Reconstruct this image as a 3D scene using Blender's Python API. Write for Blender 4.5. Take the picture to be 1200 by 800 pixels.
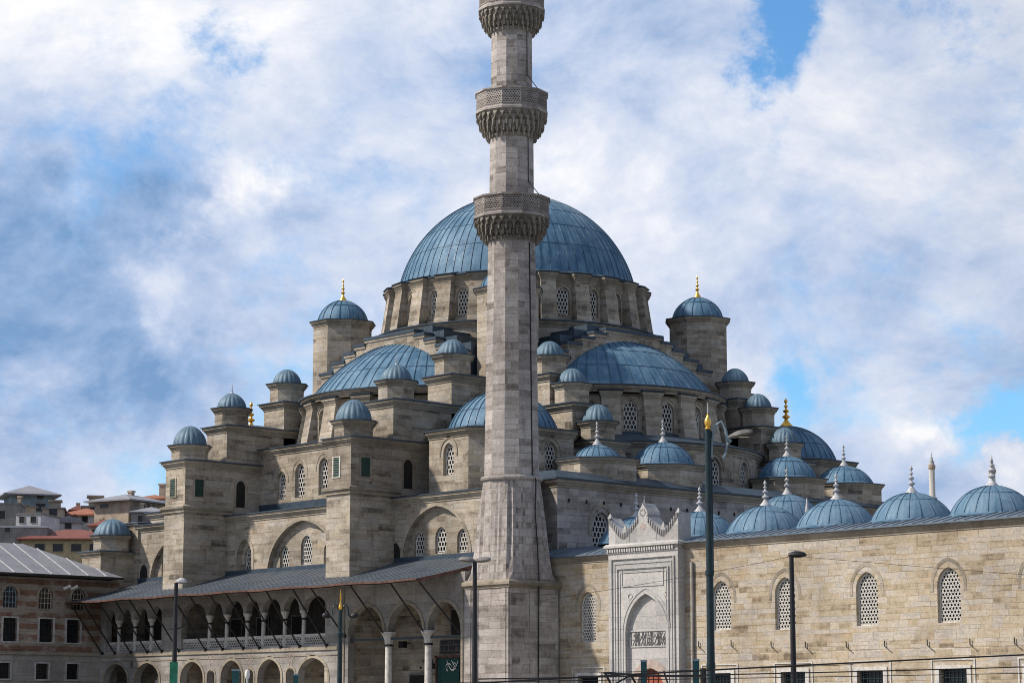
import bpy, bmesh, math, random
from math import sin, cos, pi, radians as R, sqrt, atan2
from mathutils import Vector
from mathutils.geometry import tessellate_polygon
random.seed(7)
for o in list(bpy.data.objects): bpy.data.objects.remove(o)
S = bpy.context.scene
COL = S.collection

# ------------------------------------------------------------------ camera
AZ = R(42.3)
cam_d = bpy.data.cameras.new('camera'); cam = bpy.data.objects.new('camera', cam_d); COL.objects.link(cam)
cam.location = (189*cos(AZ), -189*sin(AZ), 1.7)
PITCH = math.atan(440/2727); YAW = math.atan(6/2727*cos(PITCH))
vx, vy = -cos(AZ), sin(AZ)
fwd = Vector(((vx*cos(YAW)-vy*sin(YAW))*cos(PITCH), (vx*sin(YAW)+vy*cos(YAW))*cos(PITCH), sin(PITCH)))
cam.rotation_euler = fwd.to_track_quat('-Z', 'Y').to_euler()
cam_d.sensor_fit = 'HORIZONTAL'; cam_d.sensor_width = 36; cam_d.lens = 2727/1200*36
cam_d.clip_start = 0.5; cam_d.clip_end = 9000
S.camera = cam

# ------------------------------------------------------------------ sun
SUN_EL, SUN_AZ = R(43), R(37)          # towards -X -Y
to_sun = Vector((-sin(SUN_AZ)*cos(SUN_EL), -cos(SUN_AZ)*cos(SUN_EL), sin(SUN_EL)))
sl = bpy.data.lights.new('sun', 'SUN'); sun = bpy.data.objects.new('sun', sl); COL.objects.link(sun)
sl.energy = 4.8; sl.angle = R(3); sl.color = (1, .89, .755)
sun.rotation_euler = (-to_sun).to_track_quat('-Z', 'Y').to_euler(); sun.location = (-60, -90, 80)

# ------------------------------------------------------------------ sky
W = bpy.data.worlds.new('World'); S.world = W; W.use_nodes = True
nt = W.node_tree; nt.nodes.clear(); N = nt.nodes; L = nt.links
def nd(tree, typ, **kw):
    n = tree.nodes.new(typ)
    for k, v in kw.items():
        if k.startswith('i_'):
            n.inputs[int(k[2:]) if k[2:].isdigit() else k[2:].replace('_', ' ')].default_value = v
        else: setattr(n, k, v)
    return n
def mth(tree, op, a, b=None, c=None, clamp=False):
    n = tree.nodes.new('ShaderNodeMath'); n.operation = op; n.use_clamp = clamp
    for i, x in enumerate((a, b, c)):
        if x is None: continue
        if isinstance(x, (int, float)): n.inputs[i].default_value = x
        else: tree.links.new(x, n.inputs[i])
    return n.outputs[0]
def mrange(tree, x, a, b, c=0., d=1., smooth=True):
    n = tree.nodes.new('ShaderNodeMapRange'); n.interpolation_type = 'SMOOTHSTEP' if smooth else 'LINEAR'
    tree.links.new(x, n.inputs[0])
    for i, v in enumerate((a, b, c, d)): n.inputs[i+1].default_value = v
    return n.outputs[0]
def mixc(tree, f, a, b, mode='MIX'):
    n = tree.nodes.new('ShaderNodeMix'); n.data_type = 'RGBA'; n.blend_type = mode
    for s, x in ((n.inputs[0], f), (n.inputs[6], a), (n.inputs[7], b)):
        if isinstance(x, (int, float)): s.default_value = x
        elif isinstance(x, tuple): s.default_value = x if len(x) == 4 else (*x, 1)
        else: tree.links.new(x, s)
    return n.outputs[2]
tc = nd(nt, 'ShaderNodeTexCoord')
dirv = tc.outputs['Generated']
sky = nd(nt, 'ShaderNodeTexSky', sky_type='NISHITA'); sky.sun_disc = False
sky.sun_elevation = SUN_EL; sky.sun_rotation = atan2(to_sun.x, to_sun.y) % (2*pi)
sky.air_density = 1.0; sky.dust_density = 0.3; sky.ozone_density = 2.5
SKY_STRENGTH = 0.1
def noise(scale, detail=8, rough=.55, off=(0, 0, 0), stretch=(1, 1, 1), dist=0.):
    mp = nd(nt, 'ShaderNodeMapping'); mp.inputs['Location'].default_value = off; mp.inputs['Scale'].default_value = stretch
    L.new(dirv, mp.inputs[0])
    n = nd(nt, 'ShaderNodeTexNoise'); n.inputs['Scale'].default_value = scale; n.inputs['Detail'].default_value = detail
    n.inputs['Roughness'].default_value = rough; n.inputs['Distortion'].default_value = dist
    L.new(mp.outputs[0], n.inputs['Vector']); return n.outputs[0]
def blobs(lst, warp):
    tot = None
    for (d, rad, amt) in lst:
        v = nd(nt, 'ShaderNodeVectorMath', operation='DISTANCE'); L.new(warp, v.inputs[0]); v.inputs[1].default_value = d
        x = mrange(nt, v.outputs['Value'], 0, rad, amt, 0)
        tot = x if tot is None else mth(nt, 'ADD', tot, x)
    return tot
# the direction, warped by noise so cloud patches get ragged edges
wn = nd(nt, 'ShaderNodeTexNoise'); wn.inputs['Scale'].default_value = 9; wn.inputs['Detail'].default_value = 9; wn.inputs['Roughness'].default_value = .62; L.new(dirv, wn.inputs['Vector'])
ws = nd(nt, 'ShaderNodeVectorMath', operation='SUBTRACT'); L.new(wn.outputs['Color'], ws.inputs[0]); ws.inputs[1].default_value = (.5, .5, .5)
wm = nd(nt, 'ShaderNodeVectorMath', operation='SCALE'); L.new(ws.outputs[0], wm.inputs[0]); wm.inputs['Scale'].default_value = .17
wa = nd(nt, 'ShaderNodeVectorMath', operation='ADD'); L.new(wm.outputs[0], wa.inputs[0]); L.new(dirv, wa.inputs[1])
warp = wa.outputs[0]
n1 = noise(8, 13, .64, (3.1, 1.2, .7), (1, 1, 1.5), .25)
holes = blobs([((-.8185, .5226, .2385), .06, -.17), ((-.7672, .6063, .2092), .06, -.2), ((-.7318, .6141, .2955), .04, -.2),
               ((-.6263, .7283, .2782), .045, -.36), ((-.6400, .7261, .2594), .04, -.27), ((-.6150, .7261, .300), .04, -.22), ((-.5795, .8055, .1239), .05, -.44),
               ((-.6397, .7561, .1382), .035, -.3), ((-.5512, .7845, .284), .04, -.34), ((-.7828, .5486, .2936), .035, -.26),
               ((-.7893, .5968, .1442), .05, -.22), ((-.8343, .5412, .1053), .05, -.14), ((-.5811, .806, .1125), .024, .5)], warp)
# coverage is thinned out of view, right and behind, to weaken the fill light
vd = nd(nt, 'ShaderNodeVectorMath', operation='DOT_PRODUCT'); L.new(dirv, vd.inputs[0]); vd.inputs[1].default_value = (.80, .30, .25)
clear = mrange(nt, vd.outputs['Value'], -.22, .25, 0, -.06)
cov = mrange(nt, mth(nt, 'ADD', mth(nt, 'ADD', n1, clear), mth(nt, 'MULTIPLY', holes, .85)), .20, .46)
# relief: the same cloud noise sampled a little towards the sun, so that lit edges and shaded bases appear
n2a = noise(10, 13, .64, (7.3, 2.2, 4.1), (1, 1, 1.6), .35)
n2b = noise(10, 13, .64, (7.3-.25, 2.2-.12, 4.1+.42), (1, 1, 1.6), .35)
n3 = noise(5.5, 6, .55, (1.7, 5.2, 2.3), (1, 1, 1.8), .2)
shade = blobs([((-.843, .5064, .1812), .12, -.20), ((-.8521, .5006, .1525), .10, -.12), ((-.82, .5364, .1612), .08, -.08), ((-.8174, .5575, .1456), .085, -.16), ((-.7951, .5764, .1868), .055, -.12), ((-.8066, .5222, .2768), .10, .26),
               ((-.793, .5711, .212), .030, .5), ((-.817, .5492, .1756), .03, .4), ((-.5811, .806, .1125), .026, .4),
               ((-.6099, .7817, .1302), .024, .4), ((-.6774, .6924, .2483), .08, .2), ((-.6643, .71, .2339), .045, .2),
               ((-.8313, .5058, .2306), .035, .3), ((-.8524, .5104, .1135), .08, .22)], warp)
rel = mth(nt, 'MULTIPLY', mth(nt, 'SUBTRACT', n2a, n2b), 1.35)
bri = mth(nt, 'ADD', mth(nt, 'ADD', mth(nt, 'ADD', rel, .50), mth(nt, 'MULTIPLY', mth(nt, 'SUBTRACT', n3, .5), .75)), shade)
def wramp(fac, stops):
    r = nt.nodes.new('ShaderNodeValToRGB'); e = r.color_ramp.elements
    while len(e) < len(stops): e.new(.5)
    for el, (p, c) in zip(e, stops): el.position = p; el.color = (*c, 1)
    L.new(fac, r.inputs[0]); return r.outputs[0]
ccol = wramp(bri, [(.0, (.20, .35, .60)), (.24, (.36, .49, .73)), (.47, (.56, .65, .84)), (.70, (.74, .79, .91)), (.98, (.98, .98, 1.0))])
skb = mixc(nt, 1.0, sky.outputs[0], (.85, 1.32, 1.62), 'MULTIPLY')
# clouds outside the frame, right and behind, dimmed so that shaded walls darken
unseen_dim = mrange(nt, vd.outputs['Value'], -.30, .15, .95/SKY_STRENGTH, .62/SKY_STRENGTH)
cs = nd(nt, 'ShaderNodeVectorMath', operation='SCALE'); L.new(ccol, cs.inputs[0]); L.new(unseen_dim, cs.inputs['Scale'])
final = mixc(nt, cov, skb, cs.outputs[0])
bg = nd(nt, 'ShaderNodeBackground'); bg.inputs['Strength'].default_value = SKY_STRENGTH
L.new(final, bg.inputs['Color'])
L.new(bg.outputs[0], nd(nt, 'ShaderNodeOutputWorld').inputs['Surface'])

S.view_settings.view_transform = 'Standard'; S.view_settings.look = 'None'
S.view_settings.exposure = 0.1; S.view_settings.gamma = 1.0; S.view_settings.use_curve_mapping = False
S.render.engine = 'CYCLES'
S.cycles.filter_width = 1.0

# ------------------------------------------------------------------ materials
def newmat(name):
    m = bpy.data.materials.new(name); m.use_nodes = True; t = m.node_tree
    b = t.nodes['Principled BSDF']; return m, t, b
def ramp(t, fac, stops):
    r = t.nodes.new('ShaderNodeValToRGB'); e = r.color_ramp.elements
    while len(e) < len(stops): e.new(.5)
    for el, (p, c) in zip(e, stops): el.position = p; el.color = (*c, 1)
    t.links.new(fac, r.inputs[0]); return r.outputs[0]
def uvmap(t, scale=(1, 1, 1), off=(0, 0, 0)):
    c = t.nodes.new('ShaderNodeTexCoord'); m = t.nodes.new('ShaderNodeMapping')
    m.inputs['Scale'].default_value = scale; m.inputs['Location'].default_value = off
    t.links.new(c.outputs['UV'], m.inputs[0]); return m.outputs[0]
def tnoise(t, vec, scale, detail=6, rough=.6):
    n = t.nodes.new('ShaderNodeTexNoise'); n.inputs['Scale'].default_value = scale; n.inputs['Detail'].default_value = detail
    n.inputs['Roughness'].default_value = rough; t.links.new(vec, n.inputs['Vector']); return n.outputs[0]
def geo(t):
    g = t.nodes.new('ShaderNodeNewGeometry'); return g.outputs['Position']
def stone(name, tones, stripes=None, row=.38, width=1.1, mortar=.55, weather=(.6, 1.12), stain=.7, bands=.45, joint=.011, ochre=.4):
    m, t, b = newmat(name)
    pos = geo(t)
    uv = uvmap(t)
    w = t.nodes.new('ShaderNodeTexNoise'); w.inputs['Scale'].default_value = .6; w.inputs['Detail'].default_value = 3; t.links.new(uv, w.inputs['Vector'])
    sub = nd(t, 'ShaderNodeVectorMath', operation='SUBTRACT'); t.links.new(w.outputs['Color'], sub.inputs[0]); sub.inputs[1].default_value = (.5, .5, .5)
    mul = nd(t, 'ShaderNodeVectorMath', operation='MULTIPLY'); t.links.new(sub.outputs[0], mul.inputs[0]); mul.inputs[1].default_value = (.5, .06, 0)
    add = nd(t, 'ShaderNodeVectorMath', operation='ADD'); t.links.new(mul.outputs[0], add.inputs[0]); t.links.new(uv, add.inputs[1])
    sp_ = t.nodes.new('ShaderNodeSeparateXYZ'); t.links.new(add.outputs[0], sp_.inputs[0])
    def brick(rw, wd, seed):
        # courses of uneven height; every course has its own block length and start
        n1d = t.nodes.new('ShaderNodeTexNoise'); n1d.noise_dimensions = '1D'; n1d.inputs['Scale'].default_value = .75/rw; n1d.inputs['Detail'].default_value = 1
        t.links.new(mth(t, 'ADD', sp_.outputs[1], seed), n1d.inputs['W'])
        v2 = mth(t, 'ADD', sp_.outputs[1], mth(t, 'MULTIPLY', mth(t, 'SUBTRACT', n1d.outputs[0], .5), rw*1.1))
        row_i = mth(t, 'FLOOR', mth(t, 'DIVIDE', v2, rw))
        wn_ = t.nodes.new('ShaderNodeTexWhiteNoise'); wn_.noise_dimensions = '1D'; t.links.new(mth(t, 'ADD', row_i, seed), wn_.inputs['W'])
        r_ = wn_.outputs['Value']
        u2 = mth(t, 'ADD', mth(t, 'MULTIPLY', sp_.outputs[0], mth(t, 'ADD', .6, mth(t, 'MULTIPLY', r_, .8))), mth(t, 'MULTIPLY', r_, 37.))
        cb_ = t.nodes.new('ShaderNodeCombineXYZ'); t.links.new(u2, cb_.inputs[0]); t.links.new(v2, cb_.inputs[1])
        br = t.nodes.new('ShaderNodeTexBrick'); t.links.new(cb_.outputs[0], br.inputs['Vector'])
        br.inputs['Color1'].default_value = (0, 0, 0, 1); br.inputs['Color2'].default_value = (1, 1, 1, 1); br.inputs['Mortar'].default_value = (.5, .5, .5, 1)
        br.inputs['Scale'].default_value = 1; br.inputs['Mortar Size'].default_value = joint; br.inputs['Mortar Smooth'].default_value = .3
        br.inputs['Brick Width'].default_value = wd; br.inputs['Row Height'].default_value = rw
        br.offset = 0.; br.squash = 1.
        return br
    b1, b2 = brick(row, width, .13), brick(row, width*2.3, .13)
    f = mixc(t, .4, b1.outputs['Color'], b2.outputs['Color'])
    fine = tnoise(t, pos, 3.2, 8, .7)
    rowv = tnoise(t, uvmap(t, (.22, 2.6, 1)), 1.0, 4, .6)
    fv = mth(t, 'ADD', mth(t, 'ADD', mth(t, 'MULTIPLY', f, .74), .05), mth(t, 'MULTIPLY', mth(t, 'SUBTRACT', rowv, .5), bands*2))
    fv = mth(t, 'ADD', fv, mth(t, 'MULTIPLY', mth(t, 'SUBTRACT', fine, .5), .8))
    fv = mth(t, 'ADD', fv, .08)
    n = len(tones)
    col = ramp(t, fv, [(.06+.88*i/(n-1), c) for i, c in enumerate(tones)])
    if stripes:
        zz_ = t.nodes.new('ShaderNodeSeparateXYZ'); t.links.new(pos, zz_.inputs[0])
        wob = mth(t, 'ADD', zz_.outputs[2], mth(t, 'MULTIPLY', tnoise(t, pos, .8, 3, .5), .22))
        sw = mth(t, 'SINE', mth(t, 'MULTIPLY', wob, 2*pi/stripes[0]))
        keep = mrange(t, tnoise(t, pos, .9, 5, .65), .36, .5)
        col = mixc(t, mth(t, 'MULTIPLY', mrange(t, sw, -.15, .15), mth(t, 'MULTIPLY', keep, .85)), col, mixc(t, 1., col, stripes[1], 'MULTIPLY'))
    big = tnoise(t, pos, .22, 5, .6)
    col = mixc(t, 1., col, mixc(t, mrange(t, big, .3, .7), tuple(weather[0]*x for x in (1, .98, .97)), tuple(weather[1]*x for x in (1, 1, .99))), 'MULTIPLY')
    # patches of greyer, paler replaced stone and of ochre crust
    p1 = mrange(t, tnoise(t, pos, .55, 6, .7), .54, .66)
    col = mixc(t, mth(t, 'MULTIPLY', p1, .5), col, mixc(t, .6, col, tuple(.9*x for x in (.42, .41, .40))))
    p2 = mrange(t, tnoise(t, uvmap(t, (.35, 1.1, 1), (5, 3, 0)), 1.0, 6, .7), .55, .70)
    col = mixc(t, mth(t, 'MULTIPLY', p2, ochre), col, mixc(t, 1., col, (1.12, .92, .72), 'MULTIPLY'))
    mort = mth(t, 'MAXIMUM', b1.outputs['Fac'], mth(t, 'MULTIPLY', b2.outputs['Fac'], .0))
    jn = mrange(t, tnoise(t, pos, .9, 4, .6), .4, .62, .05, 1.)
    col = mixc(t, mth(t, 'MULTIPLY', mort, jn), col, mixc(t, 1., col, (mortar, mortar, mortar), 'MULTIPLY'))
    st = mrange(t, tnoise(t, uvmap(t, (.9, .16, 1)), 1.0, 7, .68), .56, .74)
    col = mixc(t, mth(t, 'MULTIPLY', st, stain), col, mixc(t, 1., col, (.38, .36, .34), 'MULTIPLY'))
    # broken dark lines along the courses, pits, and a fine grain
    ln = mrange(t, tnoise(t, uvmap(t, (.55, 5.5, 1), (2, 7, 0)), 1.0, 5, .7), .60, .70)
    col = mixc(t, mth(t, 'MULTIPLY', ln, .55), col, mixc(t, 1., col, (.36, .33, .30), 'MULTIPLY'))
    sp = mrange(t, tnoise(t, pos, 4.5, 5, .65), .62, .70)
    col = mixc(t, mth(t, 'MULTIPLY', sp, .5), col, (.08, .07, .06))
    gr = mrange(t, tnoise(t, pos, 9., 4, .7), .3, .7, .80, 1.17, False)
    col = mixc(t, 1., col, gr, 'MULTIPLY')
    t.links.new(col, b.inputs['Base Color']); b.inputs['Roughness'].default_value = .92
    b.inputs['Specular IOR Level'].default_value = .2
    h = mth(t, 'SUBTRACT', mth(t, 'MULTIPLY', fine, .5), mort)
    bp = t.nodes.new('ShaderNodeBump'); bp.inputs['Strength'].default_value = .55; bp.inputs['Distance'].default_value = .05
    t.links.new(h, bp.inputs['Height']); t.links.new(bp.outputs[0], b.inputs['Normal'])
    return m
TAN = [(.13, .115, .095), (.245, .215, .178), (.345, .302, .245), (.40, .352, .285), (.46, .42, .355), (.36, .335, .31), (.51, .475, .42)]
GREY = [(.15, .133, .122), (.26, .238, .225), (.34, .315, .30), (.39, .362, .35), (.46, .435, .42), (.39, .362, .35)]
WARM = [(.17, .135, .095), (.29, .24, .175), (.40, .335, .24), (.42, .365, .285), (.47, .43, .37), (.36, .335, .31), (.49, .45, .39)]
M = {}
M['stone'] = stone('ashlar_stone', TAN)
M['stone_warm'] = stone('warm_ashlar_stone', WARM, row=.34, width=1.0, stain=.3, weather=(.78, 1.12))
M['stone_grey'] = stone('grey_ashlar_stone', GREY, row=.46, width=1.05, stain=.6, weather=(.72, 1.08), ochre=.12)
M['trim'] = stone('trim_stone', [(.20, .175, .14), (.30, .27, .22), (.37, .33, .27), (.42, .385, .32)], row=3, width=1.6, stain=.65, bands=.5)
M['gallery'] = stone('pale_limestone', [(.22, .208, .198), (.29, .278, .265), (.35, .338, .322), (.32, .30, .285)], row=.62, width=1.3, stain=.45, bands=.2, mortar=.7, ochre=.12)
M['marble'] = stone('white_marble', [(.31, .31, .315), (.41, .41, .41), (.49, .485, .48), (.38, .385, .40)], row=.9, width=1.7, stain=.3, bands=.15, mortar=.75, weather=(.85, 1.08), ochre=.08)
M['dark_stone'] = stone('dark_backing_stone', [(.10, .09, .075), (.17, .155, .13), (.22, .20, .17)], row=.6, width=.5, stain=.5)
M['corbel_stone'] = stone('weathered_carved_stone', [(.17, .155, .135), (.27, .25, .22), (.35, .33, .295)], row=.6, width=.5, stain=.6)
M['pier'] = stone('striped_stone', [(.20, .175, .15), (.28, .25, .215), (.33, .295, .255), (.26, .225, .19)], (.86, (.62, .36, .28)), row=.43, width=.9, stain=.5, bands=.3)
M['pier_low'] = stone('grey_block_stone', [(.25, .24, .225), (.33, .315, .295), (.40, .385, .36)], row=.5, width=.95, stain=.3)

def lead(name, c0, c1, c2, rough=.42, streak=.6):
    m, t, b = newmat(name)
    oc = t.nodes.new('ShaderNodeTexCoord').outputs['Object']
    n1_ = tnoise(t, oc, .55, 6, .6); pos = geo(t)
    n2_ = tnoise(t, pos, 3.5, 6, .65)
    # streaks that run down the sheets
    sx = t.nodes.new('ShaderNodeSeparateXYZ'); t.links.new(oc, sx.inputs[0])
    ang = mth(t, 'ARCTAN2', sx.outputs[1], sx.outputs[0])
    cb = t.nodes.new('ShaderNodeCombineXYZ'); t.links.new(mth(t, 'MULTIPLY', ang, 9.), cb.inputs[0]); t.links.new(mth(t, 'MULTIPLY', sx.outputs[2], .35), cb.inputs[1])
    n3 = tnoise(t, cb.outputs[0], 1.6, 6, .65)
    f = mth(t, 'ADD', mth(t, 'MULTIPLY', n1_, .45), mth(t, 'ADD', mth(t, 'MULTIPLY', n3, streak*.6), mth(t, 'MULTIPLY', n2_, .25)))
    col = ramp(t, f, [(.34, c0), (.52, c1), (.72, c2)])
    t.links.new(col, b.inputs['Base Color'])
    t.links.new(mrange(t, n2_, .2, .8, rough-.1, rough+.18), b.inputs['Roughness'])
    b.inputs['Metallic'].default_value = .1; b.inputs['Specular IOR Level'].default_value = .32
    bp = t.nodes.new('ShaderNodeBump'); bp.inputs['Strength'].default_value = .35; bp.inputs['Distance'].default_value = .06
    t.links.new(mth(t, 'ADD', n1_, mth(t, 'MULTIPLY', n2_, .5)), bp.inputs['Height']); t.links.new(bp.outputs[0], b.inputs['Normal'])
    return m
M['lead'] = lead('deep_blue_lead', (.013, .050, .100), (.038, .110, .195), (.120, .220, .318), .6, .9)
M['lead_light'] = lead('pale_blue_lead', (.027, .076, .135), (.068, .150, .236), (.175, .265, .355), .6, .8)
M['lead_dark'] = lead('dull_turret_lead', (.018, .044, .075), (.042, .092, .142), (.125, .20, .265), .55, 1.0)
M['seam'] = lead('lead_seam', (.016, .045, .08), (.04, .095, .155), (.17, .25, .32))
M['lead_roof'] = lead('weathered_lead_roof', (.028, .045, .068), (.05, .078, .11), (.10, .14, .18), .45, .3)
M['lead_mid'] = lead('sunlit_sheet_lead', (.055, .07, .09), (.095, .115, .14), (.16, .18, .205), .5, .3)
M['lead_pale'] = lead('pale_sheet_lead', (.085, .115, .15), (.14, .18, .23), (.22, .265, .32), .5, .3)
M['lead_grey'] = lead('grey_lead_roof', (.17, .175, .195), (.25, .255, .28), (.34, .345, .37), .55, .4)

def plain(name, c, rough=.7, metal=0., var=.25, scale=6., spec=.4):
    m, t, b = newmat(name)
    n = tnoise(t, geo(t), scale, 5, .6)
    lo = tuple(x*(1-var) for x in c); hi = tuple(min(1, x*(1+var)) for x in c)
    t.links.new(mixc(t, mrange(t, n, .3, .7), lo, hi), b.inputs['Base Color'])
    b.inputs['Roughness'].default_value = rough; b.inputs['Metallic'].default_value = metal; b.inputs['Specular IOR Level'].default_value = spec
    return m
M['lattice'] = plain('white_plaster_lattice', (.56, .55, .52), .8, 0, .18, 4)
M['pane'] = plain('dark_glass', (.018, .02, .024), .25, 0, .4, 2)
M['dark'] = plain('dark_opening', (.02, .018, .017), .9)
M['gold'] = plain('gilded_copper', (.78, .46, .09), .32, .9, .15)
M['finial_grey'] = plain('grey_marble_finial', (.40, .41, .43), .6, 0, .3, 8)
M['shutter'] = plain('dark_green_shutter', (.008, .038, .028), .55)
M['white_frame'] = plain('pale_stone_frame', (.50, .49, .465), .8, 0, .2, 5)
M['pale_frame'] = plain('weathered_stone_frame', (.37, .36, .35), .85, 0, .25, 4)
M['red_trim'] = plain('red_brown_fascia', (.10, .05, .038), .7, 0, .45, 3)
M['gallery_shade'] = plain('shade_toned_plaster', (.055, .05, .045), .9, 0, .4, 1.5)  # interior shade of the upper gallery put into the colour
M['soffit'] = plain('grey_board_soffit', (.14, .14, .14), .8)
M['iron'] = plain('black_iron', (.018, .019, .022), .5, .3)
M['green_paint'] = plain('dark_green_painted_steel', (.010, .026, .032), .4, .2)
M['teal'] = plain('teal_painted_steel', (.008, .06, .07), .45, .1)
M['banner'] = plain('green_cloth', (.004, .058, .055), .7)
M['white'] = plain('white_paint', (.72, .72, .70), .6, 0, .08)
M['red_door'] = plain('red_brown_wood', (.28, .075, .04), .6, 0, .3, 7)
M['pink'] = plain('pink_stone', (.38, .31, .28), .85, 0, .2, 4)
M['ink'] = plain('dark_carving', (.17, .17, .175), .9)
M['sill'] = plain('sill_stone', (.42, .39, .34), .85)
M['lamp_glass'] = plain('lamp_glass', (.62, .58, .40), .25)
M['sign_green'] = plain('green_sign', (.01, .16, .09), .5)
def roof_tiles(name, c):
    m, t, b = newmat(name)
    wv = t.nodes.new('ShaderNodeTexWave'); wv.inputs['Scale'].default_value = 1.6; wv.inputs['Distortion'].default_value = .6
    t.links.new(uvmap(t), wv.inputs['Vector']); n = tnoise(t, geo(t), 1.2, 6, .65)
    f = mth(t, 'ADD', mth(t, 'MULTIPLY', wv.outputs['Fac'], .35), mth(t, 'MULTIPLY', n, .8))
    t.links.new(ramp(t, f, [(.25, tuple(x*.55 for x in c)), (.6, c), (.9, tuple(min(1, x*1.35) for x in c))]), b.inputs['Base Color'])
    b.inputs['Roughness'].default_value = .85
    return m
M['tiles_red'] = roof_tiles('dark_red_roof_tiles', (.17, .055, .042))
M['tiles_orange'] = roof_tiles('orange_roof_tiles', (.28, .105, .06))
M['plaster_yellow'] = plain('yellow_plaster', (.40, .32, .19), .9, 0, .15, 1.5)
M['plaster_white'] = plain('white_plaster', (.52, .53, .55), .9, 0, .15, 1.2)
M['plaster_blue'] = plain('blue_grey_plaster', (.20, .27, .32), .9, 0, .2, 1.2)
M['plaster_tan'] = plain('tan_plaster', (.36, .30, .235), .9, 0, .2, 1.2)
M['plaster_grey'] = plain('grey_render', (.22, .21, .205), .9, 0, .25, .8)
M['paving'] = plain('stone_paving', (.23, .215, .19), .9, 0, .25, .6)
M['earth'] = plain('hill_ground', (.10, .10, .07), .95, 0, .4, .1)

# ------------------------------------------------------------------ mesh helpers
class MB:
    def __init__(s): s.v = []; s.f = []; s.m = []; s.k = 0
    def add(s, vs, fs):
        o = len(s.v); s.v += [tuple(v) for v in vs]
        for f in fs: s.f.append(tuple(o+i for i in f)); s.m.append(s.k)
    def poly(s, *pts): s.add(pts, [tuple(range(len(pts)))])
    def box(s, x0, x1, y0, y1, z0, z1):
        s.add([(x0,y0,z0),(x1,y0,z0),(x1,y1,z0),(x0,y1,z0),(x0,y0,z1),(x1,y0,z1),(x1,y1,z1),(x0,y1,z1)],
              [(0,3,2,1),(4,5,6,7),(0,1,5,4),(1,2,6,5),(2,3,7,6),(3,0,4,7)])
    def rings(s, rs, close=True, cap0=False, cap1=False):
        n = len(rs[0]); vs = [p for r in rs for p in r]; fs = []
        for i in range(len(rs)-1):
            for j in range(n if close else n-1):
                k = (j+1) % n
                fs.append((i*n+j, i*n+k, (i+1)*n+k, (i+1)*n+j))
        if cap0: fs.append(tuple(reversed(range(n))))
        if cap1: fs.append(tuple((len(rs)-1)*n+j for j in range(n)))
        s.add(vs, fs)
    def lathe(s, cx, cy, prof, n=24, a0=0., cap0=False, cap1=False):
        s.rings([[(cx+r*cos(a0+2*pi*j/n), cy+r*sin(a0+2*pi*j/n), z) for j in range(n)] for r, z in prof], True, cap0, cap1)
    def tube(s, pts, r, n=6, caps=True):
        rs = []; pts = [Vector(p) for p in pts]
        for i, p in enumerate(pts):
            d = (pts[min(i+1, len(pts)-1)]-pts[max(i-1, 0)]).normalized()
            a = d.cross(Vector((0, 0, 1)));
            if a.length < 1e-3: a = d.cross(Vector((1, 0, 0)))
            a.normalize(); b = d.cross(a)
            rr = r[i] if isinstance(r, (list, tuple)) else r
            rs.append([p+a*rr*cos(2*pi*j/n)+b*rr*sin(2*pi*j/n) for j in range(n)])
        s.rings(rs, True, caps, caps)
    def prism(s, pts2, z0, z1):       # polygon extruded upward
        s.rings([[(x, y, z0) for x, y in pts2], [(x, y, z1) for x, y in pts2]], True, True, True)
WL = {}
def link(o, parent, origin):
    COL.objects.link(o)
    if parent is not None:
        o.parent = parent; p = WL[parent.name]
        o.location = Vector(origin)-p
    else: o.location = origin
    WL[o.name] = Vector(origin)
def build(mb, name, mats, parent=None, origin=None, smooth=None, label=None):
    if not isinstance(mats, (list, tuple)): mats = [mats]
    if origin is None: origin = WL[parent.name] if parent is not None else Vector((0, 0, 0))
    origin = Vector(origin)
    me = bpy.data.meshes.new(name)
    me.from_pydata([Vector(v)-origin for v in mb.v], [], mb.f)
    for m in mats: me.materials.append(M[m])
    me.polygons.foreach_set('material_index', mb.m)
    me.update()
    bm = bmesh.new(); bm.from_mesh(me); bmesh.ops.remove_doubles(bm, verts=bm.verts, dist=.0004)
    bmesh.ops.recalc_face_normals(bm, faces=bm.faces); bm.to_mesh(me); bm.free()
    uvl = me.uv_layers.new(name='UVMap')
    for p in me.polygons:
        n = p.normal; t = Vector((-n.y, n.x, 0))
        if t.length < .02: t = Vector((1, 0, 0))
        t.normalize(); bvec = n.cross(t)
        if bvec.z < 0: bvec = -bvec; 
        if (abs(t.x) > abs(t.y) and t.x < 0) or (abs(t.y) >= abs(t.x) and t.y < 0): t = -t
        for li in p.loop_indices:
            q = me.vertices[me.loops[li].vertex_index].co+origin
            uvl.data[li].uv = (q.dot(t), q.z if abs(n.z) < .5 else q.dot(bvec))
    if smooth is not None:
        me.shade_smooth(); me.set_sharp_from_angle(angle=R(smooth))
    o = bpy.data.objects.new(name, me)
    link(o, parent, origin)
    if label: o['label'] = label
    return o
def thing(name, label, cat, loc, group=None):
    o = bpy.data.objects.new(name, None); o.empty_display_size = .5
    link(o, None, loc); o['label'] = label; o['category'] = cat
    if group: o['group'] = group
    return o
def tag(o, label, cat, group=None):
    o['label'] = label; o['category'] = cat
    if group: o['group'] = group
    return o
def copy(o, parent, origin, rotz=0.):
    c = o.copy(); link(c, parent, origin); c.rotation_euler.z = rotz; return c
def copy_tree(o, parent, origin, rotz=0.):
    c = copy(o, parent, origin, rotz)
    for ch in list(o.children):
        d = ch.copy(); COL.objects.link(d); d.parent = c; WL[d.name] = Vector(origin)+ch.location
    return c
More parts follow.
